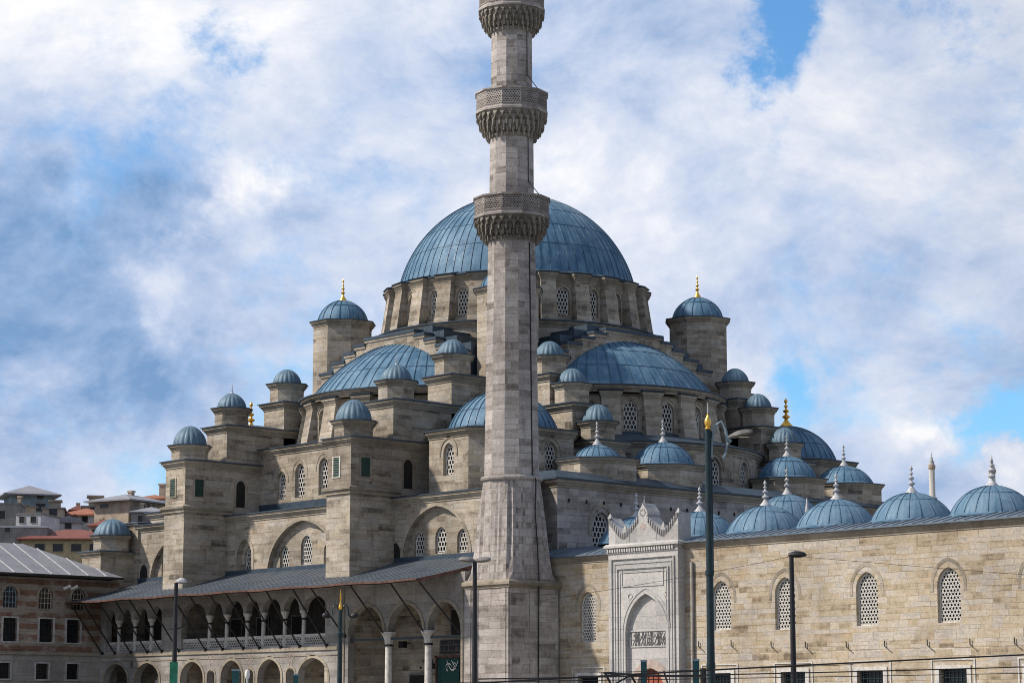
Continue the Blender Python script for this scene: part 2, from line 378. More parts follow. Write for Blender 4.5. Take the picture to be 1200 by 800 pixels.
def arch_pts(w, spring, apex, z0=0., x0=0., n=8):
    """outline: up the left jamb, over a pointed arch, down the right jamb"""
    a = w/2; rise = apex-spring; k = 1.
    if rise < 1.12*a: k = rise/(1.12*a); rise = 1.12*a
    c = max(0., (rise*rise/a-a)/2); Rr = a+c
    pts = [(x0-a, z0)]
    t1 = atan2(rise, c) if c > 0 else pi/2
    left = [(x0+c-Rr*cos(t1*i/n), spring+k*Rr*sin(t1*i/n)) for i in range(n+1)]
    right = [(x0-c+Rr*cos(t1*i/n), spring+k*Rr*sin(t1*i/n)) for i in range(n, -1, -1)]
    return pts+left+right[1:]+[(x0+a, z0)]
def rect(x0, x1, z0, z1): return [(x0, z0), (x0, z1), (x1, z1), (x1, z0)]
def arcade(spans, z0, spring, apex):
    pts = [(spans[0][0], z0)]
    for a, b in spans: pts += arch_pts(b-a, spring, apex, z0, (a+b)/2)[1:-1]
    return pts+[(spans[-1][1], z0)]
def wall(mb, p0, d, outline, holes, depth=.35, flush=False):
    """flat wall; d = unit direction along it, outside on its right; holes get reveals of that depth"""
    dx, dy = d; ix, iy = -dy, dx
    P = lambda s_, z, k=0.: (p0[0]+dx*s_+ix*k, p0[1]+dy*s_+iy*k, z)
    loops = [[Vector((a, b, 0)) for a, b in outline]]+[[Vector((a, b, 0)) for a, b in h] for h in holes]
    flat = [v for l in loops for v in l]
    mb.add([P(v.x, v.y) for v in flat], tessellate_polygon(loops))
    for h in holes:
        n = len(h)
        mb.add([P(a, b) for a, b in h]+[P(a, b, depth) for a, b in h], [(i, (i+1) % n, n+(i+1) % n, n+i) for i in range(n)])
def band(mb, p0, d, pts, width, out=.05, back=.02, closed=False):
    """a stone band round an opening, standing proud of the wall"""
    dx, dy = d; ix, iy = -dy, dx
    n = len(pts); off = []
    for i, (a, b) in enumerate(pts):
        q0 = pts[i-1] if i or closed else pts[i]; q1 = pts[(i+1) % n] if i < n-1 or closed else pts[i]
        t = Vector((q1[0]-q0[0], q1[1]-q0[1])); t.normalize()
        off.append((a-t.y*width, b+t.x*width))
    P = lambda q, k: (p0[0]+dx*q[0]+ix*k, p0[1]+dy*q[0]+iy*k, q[1])
    rs = [[P(a, -out), P(b, -out), P(b, back), P(a, back)] for a, b in zip(pts, off)]
    if closed: rs.append(rs[0])
    mb.rings(rs, True, not closed, not closed)
def lattice_mb(w, h, apex_rise, cols, bw=.07, elong=1.25, pane=.10, pointed=True, thick=.05):
    mb = MB()
    out = arch_pts(w, h-apex_rise, h) if pointed else rect(-w/2, w/2, 0, h)
    def inside(x, z):
        if z < 0 or z > h or abs(x) > w/2: return False
        if not pointed: return True
        c = False; n = len(out)
        for i in range(n):
            (x1, y1), (x2, y2) = out[i], out[(i+1) % n]
            if (y1 > z) != (y2 > z) and x < (x2-x1)*(z-y1)/(y2-y1)+x1: c = not c
        return c
    px = w/cols; b = .577*px*elong; seen = set()
    def bar(p, q):
        k = tuple(sorted([(round(p[0], 3), round(p[1], 3)), (round(q[0], 3), round(q[1], 3))]))
        if k in seen: return
        seen.add(k)
        if not inside((p[0]+q[0])/2, (p[1]+q[1])/2): return
        t = Vector((q[0]-p[0], q[1]-p[1])); t.normalize(); nx, nz = -t.y*bw/2, t.x*bw/2
        mb.add([(p[0]+nx, 0, p[1]+nz), (q[0]+nx, 0, q[1]+nz), (q[0]-nx, 0, q[1]-nz), (p[0]-nx, 0, p[1]-nz),
                (p[0]+nx, thick, p[1]+nz), (q[0]+nx, thick, q[1]+nz), (q[0]-nx, thick, q[1]-nz), (p[0]-nx, thick, p[1]-nz)],
               [(0, 1, 2, 3), (0, 4, 5, 1), (3, 2, 6, 7)])
    rows = int(h/(1.5*b))+2
    for r in range(-1, rows):
        for c in range(-1, cols+2):
            cx = -w/2+px*(c+(.5 if r % 2 else 0.)); cz = r*1.5*b
            H = [(cx, cz+b), (cx+px/2, cz+b/2), (cx+px/2, cz-b/2), (cx, cz-b), (cx-px/2, cz-b/2), (cx-px/2, cz+b/2)]
            for i in range(6): bar(H[i], H[(i+1) % 6])
    band(mb, (0, -.004), (1, 0), out, -bw*1.1, .0, thick, True)
    if pane is not None:
        mb.k = 1; mb.poly(*[(a, pane, c) for a, c in out])
    return mb
PROTO = {}
def window(parent, pos, d, w, h, rise, cols, bw=.07, name='lattice_window', recess=.25, elong=1.25):
    """lattice window set back inside its reveal; shared mesh for equal windows"""
    key = (w, h, rise, cols, bw, elong)
    ang = atan2(d[1], d[0])
    o3 = (pos[0]-d[1]*recess, pos[1]+d[0]*recess, pos[2])
    if key not in PROTO:
        mb = lattice_mb(w, h, rise, cols, bw, elong)
        me_o = build(mb, name, ['lattice', 'pane'], parent, WL[parent.name])
        me_o.location = Vector(o3)-WL[parent.name]; WL[me_o.name] = Vector(o3); me_o.rotation_euler.z = ang
        me_o.data.name = name
        # vertices were built relative to the parent's origin: shift them back to local space
        sh = WL[parent.name]
        for v in me_o.data.vertices: v.co += sh
        PROTO[key] = me_o; return me_o
    return copy(PROTO[key], parent, o3, ang)

def finial(mb, x, y, z, h, r, n=10, style=0):
    """turned finial: bell foot, bulbs growing smaller, leaf tip"""
    p = [(r, 0), (r*.95, .06), (r*.55, .17), (r*.28, .26), (r*.2, .32), (r*.5, .36), (r*.52, .40), (r*.2, .45), (r*.16, .51), (r*.40, .55), (r*.42, .585),
         (r*.16, .63), (r*.12, .69), (r*.28, .72), (r*.28, .74), (r*.1, .78), (r*.08, .82), (r*.26, .88), (r*.22, .92), (.005, 1.)]
    mb.lathe(x, y, [(a, z+b*h) for a, b in p], n)
def dome_prof(r, h, n, pointed=0.):
    """profile of a spherical cap (or an ellipse when it is taller than a half sphere), a little pointed"""
    out = []
    if h >= r*.98:
        for i in range(n+1):
            t = pi/2*i/n; out.append((r*cos(t), h*(sin(t)+pointed*max(0, sin(t)-.75)*2)))
    else:
        Rr = (r*r+h*h)/(2*h); a0 = math.asin(r/Rr)
        for i in range(n+1):
            t = a0*(1-i/n); rr = Rr*sin(t); z = Rr*cos(t)-(Rr-h)
            out.append((rr, z+pointed*h*max(0, z/h-.8)*1.2))
    return out
def dome(parent, name, x, y, z, r, h, ribs=24, rows=(.25, .5, .75), rh=.05, rw=.05, mat='lead', pointed=0., n=20, seg=None, eave=.0, label=None):
    mb = MB(); prof = dome_prof(r, h, n, pointed); seg = seg or max(48, ribs)
    a0 = random.random()
    mb.lathe(x, y, [(max(a, .002), z+b) for a, b in prof], seg, a0)
    if eave:
        mb.lathe(x, y, [(r*.97, z+.14), (r+eave, z+.02), (r+eave, z-.07), (r*.97, z-.07)], seg, a0)
    mb.k = 1
    for k in range(ribs):
        a = a0+2*pi*(k+random.uniform(-.06, .06))/ribs; ca, sa = cos(a), sin(a)
        rs = []
        for i, (rr, zz) in enumerate(prof[:-1] if ribs < 30 else prof[:-2]):
            q0 = prof[max(i-1, 0)]; q1 = prof[min(i+1, n)]
            t = Vector((q1[0]-q0[0], q1[1]-q0[1])); t.normalize(); nr, nz = t.y, -t.x
            w = min(rw, rr*2*pi/ribs*.45)/2
            def pt(s_, k_):
                R_ = rr+nr*k_; return (x+R_*ca-sa*s_, y+R_*sa+ca*s_, z+zz+nz*k_)
            rs.append([pt(-w, -.02), pt(-w*.6, rh), pt(w*.6, rh), pt(w, -.02)])
        mb.rings(rs, False)
    for f in rows:
        i = int(f*n); rr, zz = prof[i]; q1 = prof[i+1]
        t = Vector((q1[0]-rr, q1[1]-zz)); t.normalize(); nr, nz = t.y, -t.x; e = rw*.45
        P = lambda s_, k_: (rr+t.x*s_+nr*k_, z+zz+t.y*s_+nz*k_)
        mb.lathe(x, y, [P(-e, -.02), P(-e*.5, rh*.7), P(e*.5, rh*.7), P(e, -.02)], seg, a0)
    return build(mb, name, [mat, 'seam'], parent, (x, y, z), 35, label)
def fluted_dome(parent, x, y, z, r, h, lobes=14, mat='lead', name='lead_dome', amt=.07):
    mb = MB(); n = 12; seg = lobes*6; a0 = random.random()*.5
    rs = []
    for rr, zz in dome_prof(r, h, n, .12)[:-1]:
        rs.append([(x+rr*(1-amt+amt*1.5*abs(sin(lobes*.5*2*pi*j/seg)))*cos(a0+2*pi*j/seg), y+rr*(1-amt+amt*1.5*abs(sin(lobes*.5*2*pi*j/seg)))*sin(a0+2*pi*j/seg), z+zz) for j in range(seg)])
    rs.append([(x, y, z+h*1.06)]*seg)
    mb.rings(rs)
    return build(mb, name, mat, parent, (x, y, z), 60)
def octo(cx, cy, ap, z, n=8, a0=None):
    rad = ap/cos(pi/n); a0 = pi/n if a0 is None else a0
    return [(cx+rad*cos(a0+2*pi*j/n), cy+rad*sin(a0+2*pi*j/n), z) for j in range(n)]
CORN = [(0, -.55), (.06, -.53), (.06, -.42), (.13, -.38), (.22, -.22), (.30, -.2), (.30, -.06), (.33, -.02)]
def tier(parent, name, x0, x1, y0, y1, z0, z1, mat='stone', roof_rise=.25, k=1., label=None):
    """square stone block with a moulded cornice and a low lead roof"""
    mb = MB(); rc = lambda o, z: [(x0-o, y0-o, z), (x1+o, y0-o, z), (x1+o, y1+o, z), (x0-o, y1+o, z)]
    mb.rings([rc(0, z0)]+[rc(0, z1-.55*k)], True, True)
    mb.k = 1; mb.rings([rc(a*k, z1+b*k) for a, b in CORN])
    mb.k = 2; mb.rings([rc(.33*k, z1-.02), rc(.42*k, z1-.015), rc(.42*k, z1+.05), rc(.1, z1+.12), rc(-min(x1-x0, y1-y0)*.45, z1+.12+roof_rise)], True, False, True)
    return build(mb, name, [mat, 'trim', 'lead_roof'], parent, ((x0+x1)/2, (y0+y1)/2, z0), None, label)
def poly_tier(parent, name, cx, cy, ap, z0, z1, n=8, mat='stone', roof_rise=.3, k=1., a0=None):
    mb = MB()
    mb.rings([octo(cx, cy, ap, z0, n, a0), octo(cx, cy, ap, z1-.55*k, n, a0)], True, True)
    mb.k = 1; mb.rings([octo(cx, cy, ap+a*k, z1+b*k, n, a0) for a, b in CORN])
    mb.k = 2; mb.rings([octo(cx, cy, ap+.33*k, z1-.02, n, a0), octo(cx, cy, ap+.42*k, z1-.015, n, a0), octo(cx, cy, ap+.42*k, z1+.05, n, a0),
                        octo(cx, cy, ap*.4, z1+.05+roof_rise, n, a0)], True, False, True)
    return build(mb, name, [mat, 'trim', 'lead_roof'], parent, (cx, cy, z0))
def turret(parent, x, y, z0, z1, ap, dr, dh, knob=False, fl=True):
    t = poly_tier(parent, 'turret', x, y, ap, z0, z1, 8, 'stone', .05, .85)
    if fl: fluted_dome(t, x, y, z1+.04, dr, dh, 18, 'lead_dark', 'turret_dome', .04)
    else: dome(t, 'turret_dome', x, y, z1+.04, dr, dh, 20, (.5,), .03, .04)
    if knob:
        mb = MB(); finial(mb, x, y, z1+dh*1.04, .75, .16, 8); build(mb, 'finial', 'finial_grey', t, (x, y, z1+dh), 40)
    return t

# ------------------------------------------------------------------ ground and hill
mb = MB(); mb.poly((-4000, -4000, 0), (4000, -4000, 0), (4000, 4000, 0), (-4000, 4000, 0))
g = build(mb, 'ground', 'paving'); g['kind'] = 'structure'
mb = MB(); nx_ = 36; rows_ = []
for i in range(nx_+1):
    row = []
    for j in range(nx_+1):
        X, Y = -330+i*8, -140+j*8.5
        d = ((X+175)/150)**2+((Y-10)/140)**2
        zz = 30*max(0, 1-d)**1.3-.3
        if X > -62: zz = -.3
        zz *= min(1., max(0., (-62-X)/50))
        row.append((X, Y, zz))
    rows_.append(row)
mb.rings(rows_, False)
g = build(mb, 'hill', 'earth', None, (0, 0, 0), 60); g['kind'] = 'structure'

# ================================================================== THE PRAYER HALL
H = thing('mosque', 'great stone mosque with blue lead domes stepping up to one large dome', 'mosque', (0, 0, 0))
E_, Nn = (1, 0), (0, 1)      # along +X (faces -Y) and along +Y (faces +X)

# --- lower walls (faces -Y at y=-22) with blind arches
def blind_arch(cx, half, z0, apex, wins, depth=.45):
    pass
mb = MB()
out = rect(-22, 25, 0, 16.55)
holes = []
def bl(cx, w, spring, apex, z0): return arch_pts(w, spring, apex, z0, cx)
holes = [bl(.3, 8.6, 12.3, 16.25, 11.5), bl(15.75, 7.2, 12.7, 16.3, 11.6), bl(-7.0, 1.9, 13.9, 15.25, 12.0), bl(-16.2, 7.6, 12.5, 16.0, 11.6)]
wall(mb, (0, -22), E_, out, holes, .42)
# recessed back of every blind arch, with its own window openings
wins = []
def backs(cx, w, spring, apex, z0, ws):
    o_ = arch_pts(w+.02, spring, apex+.01, z0, cx)
    hs = [arch_pts(ww, z_ + hh - ww*.62, z_+hh, z_, wx) for wx, z_, ww, hh in ws]
    wall(mb, (0, -21.58), E_, o_, hs, .35)
    for wx, z_, ww, hh in ws: wins.append((wx, -21.58, z_, ww, hh))
backs(.3, 8.6, 12.3, 16.25, 11.5, [(-2.4, 12.75, 1.15, 1.75), (.3, 12.95, 1.35, 2.2), (3.0, 12.75, 1.15, 1.75)])
backs(15.75, 7.2, 12.7, 16.3, 11.6, [(13.45, 12.95, 1.1, 1.65), (15.8, 13.0, 1.2, 1.85), (18.1, 12.95, 1.1, 1.65)])
backs(-7.0, 1.9, 13.9, 15.25, 12.0, [(-6.95, 12.75, 1.2, 1.95)])
backs(-16.2, 7.6, 12.5, 16.0, 11.6, [(-18.4, 12.9, 1.1, 1.6), (-16.1, 13.0, 1.2, 1.8), (-13.9, 12.9, 1.1, 1.6)])
# the other sides of the lower body
mb.poly((-22, -22, 0), (-22, 22, 0), (-22, 22, 16.55), (-22, -22, 16.55))
mb.poly((-22, 22, 0), (26, 22, 0), (26, 22, 16.55), (-22, 22, 16.55))
mb.k = 1
rc = lambda o, z: [(-22-o, -22-o, z), (26+o, -22-o, z), (26+o, 22+o, z), (-22-o, 22+o, z)]
def front_strip(y, prof, x0, x1, zb):
    mb.rings([[(x0, y-a, zb+b) for a, b in prof], [(x1, y-a, zb+b) for a, b in prof]], False)
front_strip(-22, CORN, -22, 25, 17.1)
for (cx, w, sp, ap, z0) in [(.3, 8.6, 12.3, 16.25, 11.5), (15.75, 7.2, 12.7, 16.3, 11.6)]:
    band(mb, (0, -22), E_, arch_pts(w, sp, ap, z0+.8, cx), .22, .05)
band(mb, (0, -22), E_, arch_pts(1.9, 13.9, 15.25, 12.6, -7.0), .3, .04)
mb.k = 2
lead_strip = [(-.05, .02), (.42, 0), (.42, .09), (.1, .16)]
mb.rings([[(x, -22-.33, 17.08), (x, -22-.42, 17.09), (x, -22-.42, 17.16), (x, -18.95, 17.7), (x, -18.8, 17.95)] for x in (-22, 25)], False)
mb.box(-9.3, 8.5, -19.0, -18.85, 17.6, 18.15)
# dark lead flashing along the foot of the walls above the gallery roof
for a, b in ((-22, -12.4), (-9.3, 8.4), (11.3, 23)):
    mb.box(a, b, -22.12, -21.98, 12.35, 12.85)
build(mb, 'lower_wall', ['stone', 'trim', 'lead_roof'], H)
for wx, y, z, ww, hh in wins: window(H, (wx, y, z), E_, ww, hh, ww*.62, 4 if ww < 1.3 else 5, .075, recess=.18)
# small dark doors beside the stair towers
mb = MB()
for cx in (11.35, -20.9):
    band(mb, (0, -22), E_, arch_pts(.95, 13.3, 13.95, 11.9, cx), .0, .05, .05)
    q = arch_pts(.95, 13.3, 13.95, 11.9, cx); mb.poly(*[(a, -22.05, b) for a, b in q])
build(mb, 'roof_door', 'dark', H)

# --- upper wall between the stair towers (y=-18), with lattice windows
mb = MB()
wl = [(-6.6, 18.45, 1.15, 2.2), (-4.2, 18.45, 1.25, 2.65), (-1.2, 18.45, 1.25, 2.85), (1.2, 18.45, 1.25, 2.85), (4.2, 18.45, 1.25, 2.65), (6.6, 18.45, 1.15, 2.2)]
wall(mb, (0, -18.9), E_, rect(-9.5, 8.6, 17.6, 22.0), [arch_pts(w, z+h-w*.62, z+h, z, x) for x, z, w, h in wl], .4)
mb.k = 1
for x, z, w, h in wl: band(mb, (0, -18.9), E_, arch_pts(w+.5, z+h-w*.62, z+h+.33, z+h-w*.8, x), .14, .03)
mb.rings([[(x, -18.9-a, 22.5+b) for a, b in CORN] for x in (-9.5, 8.6)], False)
mb.k = 2
mb.rings([[(x, -19.23, 22.48), (x, -19.32, 22.49), (x, -19.32, 22.56), (x, -15, 23.0)] for x in (-9.5, 8.6)], False)
build(mb, 'upper_wall', ['stone', 'trim', 'lead_roof'], H)
for x, z, w, h in wl: window(H, (x, -18.9, z), E_, w, h, w*.62, 4, .08, recess=.28)
# main body behind, lead covered
tier(H, 'main_body', -17.9, 19.6, -17.6, 17.9, 16, 20.7, 'stone', .5)
tier(H, 'left_wing', -21.6, -13, -21, 21, 16.9, 18.2, 'stone', .2)

# --- the four corner domes on octagonal drums
def corner(x, y, wins_=True, gold=True):
    mb = MB(); ap = 5.15; t = 2*ap*math.tan(pi/8)
    c_ = []
    for k in range(8):
        a = k*pi/4; n_ = (cos(a), sin(a)); d = (-sin(a), cos(a))
        p0 = (x+ap*n_[0]-d[0]*t/2, y+ap*n_[1]-d[1]*t/2)
        vis = (x > 0 and (k in (5, 6, 7, 0))) or (x < 0 and k in (6, 7)) 
        hs = [arch_pts(1.15, 20.15, 20.85, 18.55, t/2)] if vis and wins_ else []
        wall(mb, p0, d, rect(0, t, 16.8, 21.35), hs, .4)
        if hs:
            c_.append(((x+ap*n_[0], y+ap*n_[1], 18.55), d)); mb.k = 1
            band(mb, p0, d, arch_pts(1.65, 20.2, 21.15, 19.95, t/2), .16, .06); mb.k = 0
    mb.k = 1; mb.rings([octo(x, y, ap+a, 21.75+b, 8) for a, b in CORN])
    mb.k = 2; mb.rings([octo(x, y, ap+.33, 21.73, 8), octo(x, y, ap+.42, 21.735, 8), octo(x, y, ap+.42, 21.82, 8), octo(x, y, 3.9, 22.1, 8), octo(x, y, 3.9, 21.5, 8)], True)
    dr = build(mb, 'corner_dome_drum', ['stone', 'trim', 'lead_roof'], H, (x, y, 16.8))
    for p, d in c_: window(H, p, d, 1.15, 2.3, .71, 4, .085, recess=.28)
    dm = dome(H, 'corner_dome', x, y, 21.9, 4.05, 3.1, 36, (.3, .62), .05, .055, eave=.18)
    if gold:
        mb = MB(); finial(mb, x, y, 24.85, 2.5, .62, 12); build(mb, 'finial', 'gold', dm, (x, y, 24.85), 50)
for cx, cy in ((15.5, -15.5), (15.5, 15.5), (-15.5, -15.5), (-15.5, 15.5)): corner(cx, cy)

# --- stair-tower buttresses stepping up from the side wall and from the courtyard side
def shutter_frame(mbs, p0, d, s0, s1, z0, z1):
    band(mbs, p0, d, rect(s0, s1, z0, z1), .16, .05, .02, True)
def shutter(parent, p0, d, s0, s1, z0, z1, fr='white_frame'):
    mb = MB(); dx, dy = d; ix, iy = -dy, dx
    P = lambda a, z, k: (p0[0]+dx*a+ix*k, p0[1]+dy*a+iy*k, z)
    mb.k = 1; shutter_frame(mb, p0, d, s0, s1, z0, z1); mb.k = 0
    mb.poly(P(s0, z0, -.012), P(s1, z0, -.012), P(s1, z1, -.012), P(s0, z1, -.012))
    n = 8
    for i in range(n):
        z = z0+(z1-z0)*(i+.1)/n; zz = z0+(z1-z0)*(i+.75)/n
        mb.add([P(s0+.03, z, -.05), P(s1-.03, z, -.05), P(s1-.03, zz, -.015), P(s0+.03, zz, -.015)], [(0, 1, 2, 3)])
    return build(mb, 'shutter_window', ['shutter', fr], parent)
def arched_opening(parent, p0, d, c_, w, z0, apex):
    mb = MB(); dx, dy = d; ix, iy = -dy, dx
    q = arch_pts(w, apex-w*.6, apex, z0, c_)
    mb.poly(*[(p0[0]+dx*a-ix*.015, p0[1]+dy*a-iy*.015, b) for a, b in q])
    mb.k = 1; band(mb, p0, d, q, .2, .06)
    return build(mb, 'arched_doorway', ['dark', 'trim'], parent)
for uc, extra in ((9.85, 0), (-10.7, 1)):
    hw = 1.35; x0, x1 = uc-hw, uc+hw
    mb = MB()
    mb.box(x0, x1, -26.05, -21.5, 0, 17.3)
    mb.k = 1
    rcq = lambda o, z: [(x0-o, -26.05-o, z), (x1+o, -26.05-o, z), (x1+o, -21.6, z), (x0-o, -21.6, z)]
    mb.rings([rcq(-.01, 17.2), rcq(.12, 17.25), (rcq(.12, 17.4)), rcq(.28, 17.55), rcq(.28, 17.72), rcq(-.01, 17.84)], True)
    b0 = build(mb, 'stair_tower_base', ['stone', 'trim'], H, (uc, -24, 0))
    t1 = tier(H, 'stair_tower', x0+.02, x1-.02, -26.0, -17.8, 17.35, 21.25, 'stone', .25)
    t2 = tier(H, 'buttress_block', x0, x1, -22.2, -15.5, 20.9, 24.25, 'stone', .3)
    t3 = tier(H, 'buttress_block', x0, x1, -16.7, -9.0, 22, 26.6, 'stone', .3)
    shutter(t1, (0, -26.0), E_, uc-.62, uc+.02, 18.5, 19.9, 'trim' if extra else 'white_frame')
    shutter(t1, (x1-.02, 0), Nn, -25.1, -24.3, 18.5, 19.85, 'trim')
    arched_opening(t1, (x1-.02, 0), Nn, -20.8, .85, 17.9, 20.0)
    turret(H, uc-.05, -24.7, 21.3, 22.5, 1.32, 1.3, 1.5)
    turret(H, uc-.05, -20.8, 24.3, 25.75, 1.25, 1.15, 1.2, True)
    turret(H, uc-.05, -15.4, 26.7, 28.2, 1.3, 1.15, 1.2)
for vc in (-10.1, 10.3):
    y0, y1 = vc-1.4, vc+1.4
    tier(H, 'buttress_block', 10, 21.2, y0, y1, 17, 21.3, 'stone', .25)
    tier(H, 'buttress_block', 10, 18.6, y0, y1, 20.9, 24.2, 'stone', .3)
    tier(H, 'buttress_block', 9, 16.2, y0, y1, 22, 26.6, 'stone', .3)
    turret(H, 19.8, vc, 21.4, 22.75, 1.22, 1.12, 1.25)
    turret(H, 17.1, vc, 24.3, 25.8, 1.25, 1.08, 1.15)
    turret(H, 14.7, vc, 26.7, 28.1, 1.25, 1.1, 1.15)
# far buttress turrets seen past the right tower
tier(H, 'buttress_block', 8.7, 11.4, 14, 17, 22, 26.6, 'stone', .3)
turret(H, 10.0, 15.4, 26.7, 28.1, 1.25, 1.1, 1.15)

# --- drums with windows and sloping buttresses
def drum(name, cx, cy, ap, z0, z1, n, off, angles, win, bt, rb, ctop, skip_b=()):
    """ap = wall apothem, win = (w, h, z), bt/rb = buttress top and foot radius"""
    mb = MB(); t = 2*ap*math.tan(pi/n); pos = []
    for k in range(n):
        a = off+2*pi*k/n
        if not angles(a): continue
        d = (-sin(a), cos(a)); c0 = (cx+ap*cos(a), cy+ap*sin(a)); p0 = (c0[0]-d[0]*t/2, c0[1]-d[1]*t/2)
        w, h, z = win
        wall(mb, p0, d, rect(0, t, z0, z1), [arch_pts(w, z+h-w*.6, z+h, z, t/2)], .4)
        pos.append((c0, d)); mb.k = 1
        band(mb, p0, d, arch_pts(w+.3, z+h-w*.6, z+h+.22, z+h-w*.6, t/2), .14, .05); mb.k = 0
    o = build(mb, name, ['stone', 'trim'], H, (cx, cy, z0))
    for c0, d in pos: window(H, (c0[0], c0[1], win[2]), d, win[0], win[1], win[0]*.6, 4, .085, recess=.26, elong=1.35)
    return o
D1 = drum('central_drum', 0, 0, 10.3, 32.2, 35.5, 24, R(7.5)+R(0.8), lambda a: True, (1.05, 2.25, 32.75), 10.3, 10.9, 36)
mb = MB()
mb.k = 1; mb.lathe(0, 0, [(10.3+a*.55, 36.0+b*.95) for a, b in CORN], 96); mb.k = 2
mb.lathe(0, 0, [(10.45, 35.99), (10.6, 36.0), (10.6, 36.08), (9.6, 36.4)], 96)
# lower ring below the drum
mb.k = 0; mb.lathe(0, 0, [(11.45, 29.3), (11.45, 31.5)], 96)
mb.k = 1; mb.lathe(0, 0, [(11.45+a*.8, 32.0+b*.9) for a, b in CORN], 96)
mb.k = 2; mb.lathe(0, 0, [(11.7, 31.99), (11.82, 32.0), (11.82, 32.1), (10.2, 32.4)], 96)
build(mb, 'drum_cornice', ['stone', 'trim', 'lead_roof'], H, (0, 0, 29.3), 40)
def drum_buttress(cx, cy, ri, rt, rb, z0, z1, w, parent):
    mb = MB()
    mb.rings([[(ri, -w/2-.06, z0), (rb, -w/2-.06, z0), (rb, w/2+.06, z0), (ri, w/2+.06, z0)],
              [(ri, -w/2, z1-.5), (rt, -w/2, z1-.5), (rt, w/2, z1-.5), (ri, w/2, z1-.5)]])
    mb.k = 1
    mb.rings([[(ri, -w/2-a*.6, z1+b), (rt+a*.7, -w/2-a*.6, z1+b), (rt+a*.7, w/2+a*.6, z1+b), (ri, w/2+a*.6, z1+b)] for a, b in CORN])
    mb.k = 2
    q = .26
    mb.rings([[(ri, -w/2-q+.04, z1-.02), (rt+q, -w/2-q+.04, z1-.02), (rt+q, w/2+q-.04, z1-.02), (ri, w/2+q-.04, z1-.02)],
              [(ri, -w/2-q, z1+.06), (rt+q+.06, -w/2-q, z1+.06), (rt+q+.06, w/2+q, z1+.06), (ri, w/2+q, z1+.06)],
              [(ri, -w/2-q, z1+.28), (ri+.1, -w/2-q, z1+.28), (ri+.1, w/2+q, z1+.28), (ri, w/2+q, z1+.28)]], True, False, True)
    o = build(mb, 'buttress', ['stone', 'trim', 'lead_roof'], None, (0, 0, 0))
    return o
def place_buttresses(parent, cx, cy, proto_args, angs):
    p = None
    for a in angs:
        if p is None:
            p = drum_buttress(0, 0, *proto_args, parent); o = p; o.parent = parent
            o.location = Vector((cx, cy, 0))-WL[parent.name]; o.rotation_euler.z = a
        else:
            o = p.copy(); COL.objects.link(o); o.rotation_euler.z = a
place_buttresses(D1, 0, 0, (10.1, 10.75, 11.25, 32.2, 36.0, 1.2), [R(.8)+2*pi*k/24 for k in range(24)])
dm = dome(H, 'main_dome', 0, 0, 36.35, 9.75, 7.95, 76, (.2, .36, .5, .64, .78, .9), .045, .06, n=32, seg=152, eave=.12)
mb = MB(); finial(mb, 0, 0, 44.2, 2.6, .7, 12); build(mb, 'finial', 'gold', dm, (0, 0, 44.2), 50)

# --- semi-domes
def semi(cx, cy, ang):
    ins = lambda a: cos(a-ang) > -.12
    d = drum('semi_dome_drum', cx, cy, 10.1, 22.4, 25.5, 20, ang+R(9), ins, (1.15, 2.3, 22.8), 10, 11, 26)
    place_buttresses(d, cx, cy, (9.9, 10.45, 10.95, 22.4, 25.75, 1.4), [ang+2*pi*k/20 for k in range(-5, 6)])
    mb = MB(); mb.k = 0; mb.lathe(cx, cy, [(10.1, 25.5), (10.5, 25.55)], 80)
    mb.lathe(cx, cy, [(10.35+a*.95, 26.2+b*.9) for a, b in CORN], 80)
    mb.k = 1; mb.lathe(cx, cy, [(10.6, 26.18), (10.78, 26.19), (10.78, 26.28), (9.7, 26.45), (9.7, 26.0)], 80)
    mb.lathe(cx, cy, [(10.5, 22.2), (10.5, 22.5), (10.0, 22.85)], 80)
    build(mb, 'semi_dome_cornice', ['trim', 'lead_roof'], H, (cx, cy, 22.2), 40)
    dome(H, 'semi_dome', cx, cy, 26.35, 9.85, 5.15, 68, (.22, .42, .62, .8), .045, .06, n=26, seg=128, eave=.12)
semi(-.3, -8.6, -pi/2); semi(8.7, 0, 0); semi(-8.7, 0, pi); semi(0, 8.7, pi/2)
# front ring wall under the courtyard-side semi-dome
mb = MB(); pos = []
for k in range(-5, 6):
    a = R(18*k); ap = 12.9; t = 2*ap*math.tan(R(9)); d = (-sin(a), cos(a)); c0 = (9+ap*cos(a), ap*sin(a)); p0 = (c0[0]-d[0]*t/2, c0[1]-d[1]*t/2)
    wall(mb, p0, d, rect(0, t, 16.5, 21.15), [arch_pts(1.5, 19.9, 20.85, 18.05, t/2)], .4); pos.append((c0, d))
    mb.k = 1; band(mb, p0, d, arch_pts(1.9, 19.9, 21.1, 19.7, t/2), .16, .06); mb.k = 0
mb.k = 1; mb.lathe(9, 0, [(12.95+a, 21.65+b) for a, b in CORN], 80)
mb.k = 2; mb.lathe(9, 0, [(13.25, 21.63), (13.4, 21.64), (13.4, 21.73), (11, 22.4)], 80)
build(mb, 'front_ring_wall', ['stone', 'trim', 'lead_roof'], H, (9, 0, 16.5))
for c0, d in pos: window(H, (c0[0], c0[1], 18.05), d, 1.5, 2.8, .95, 5, .085, recess=.28)

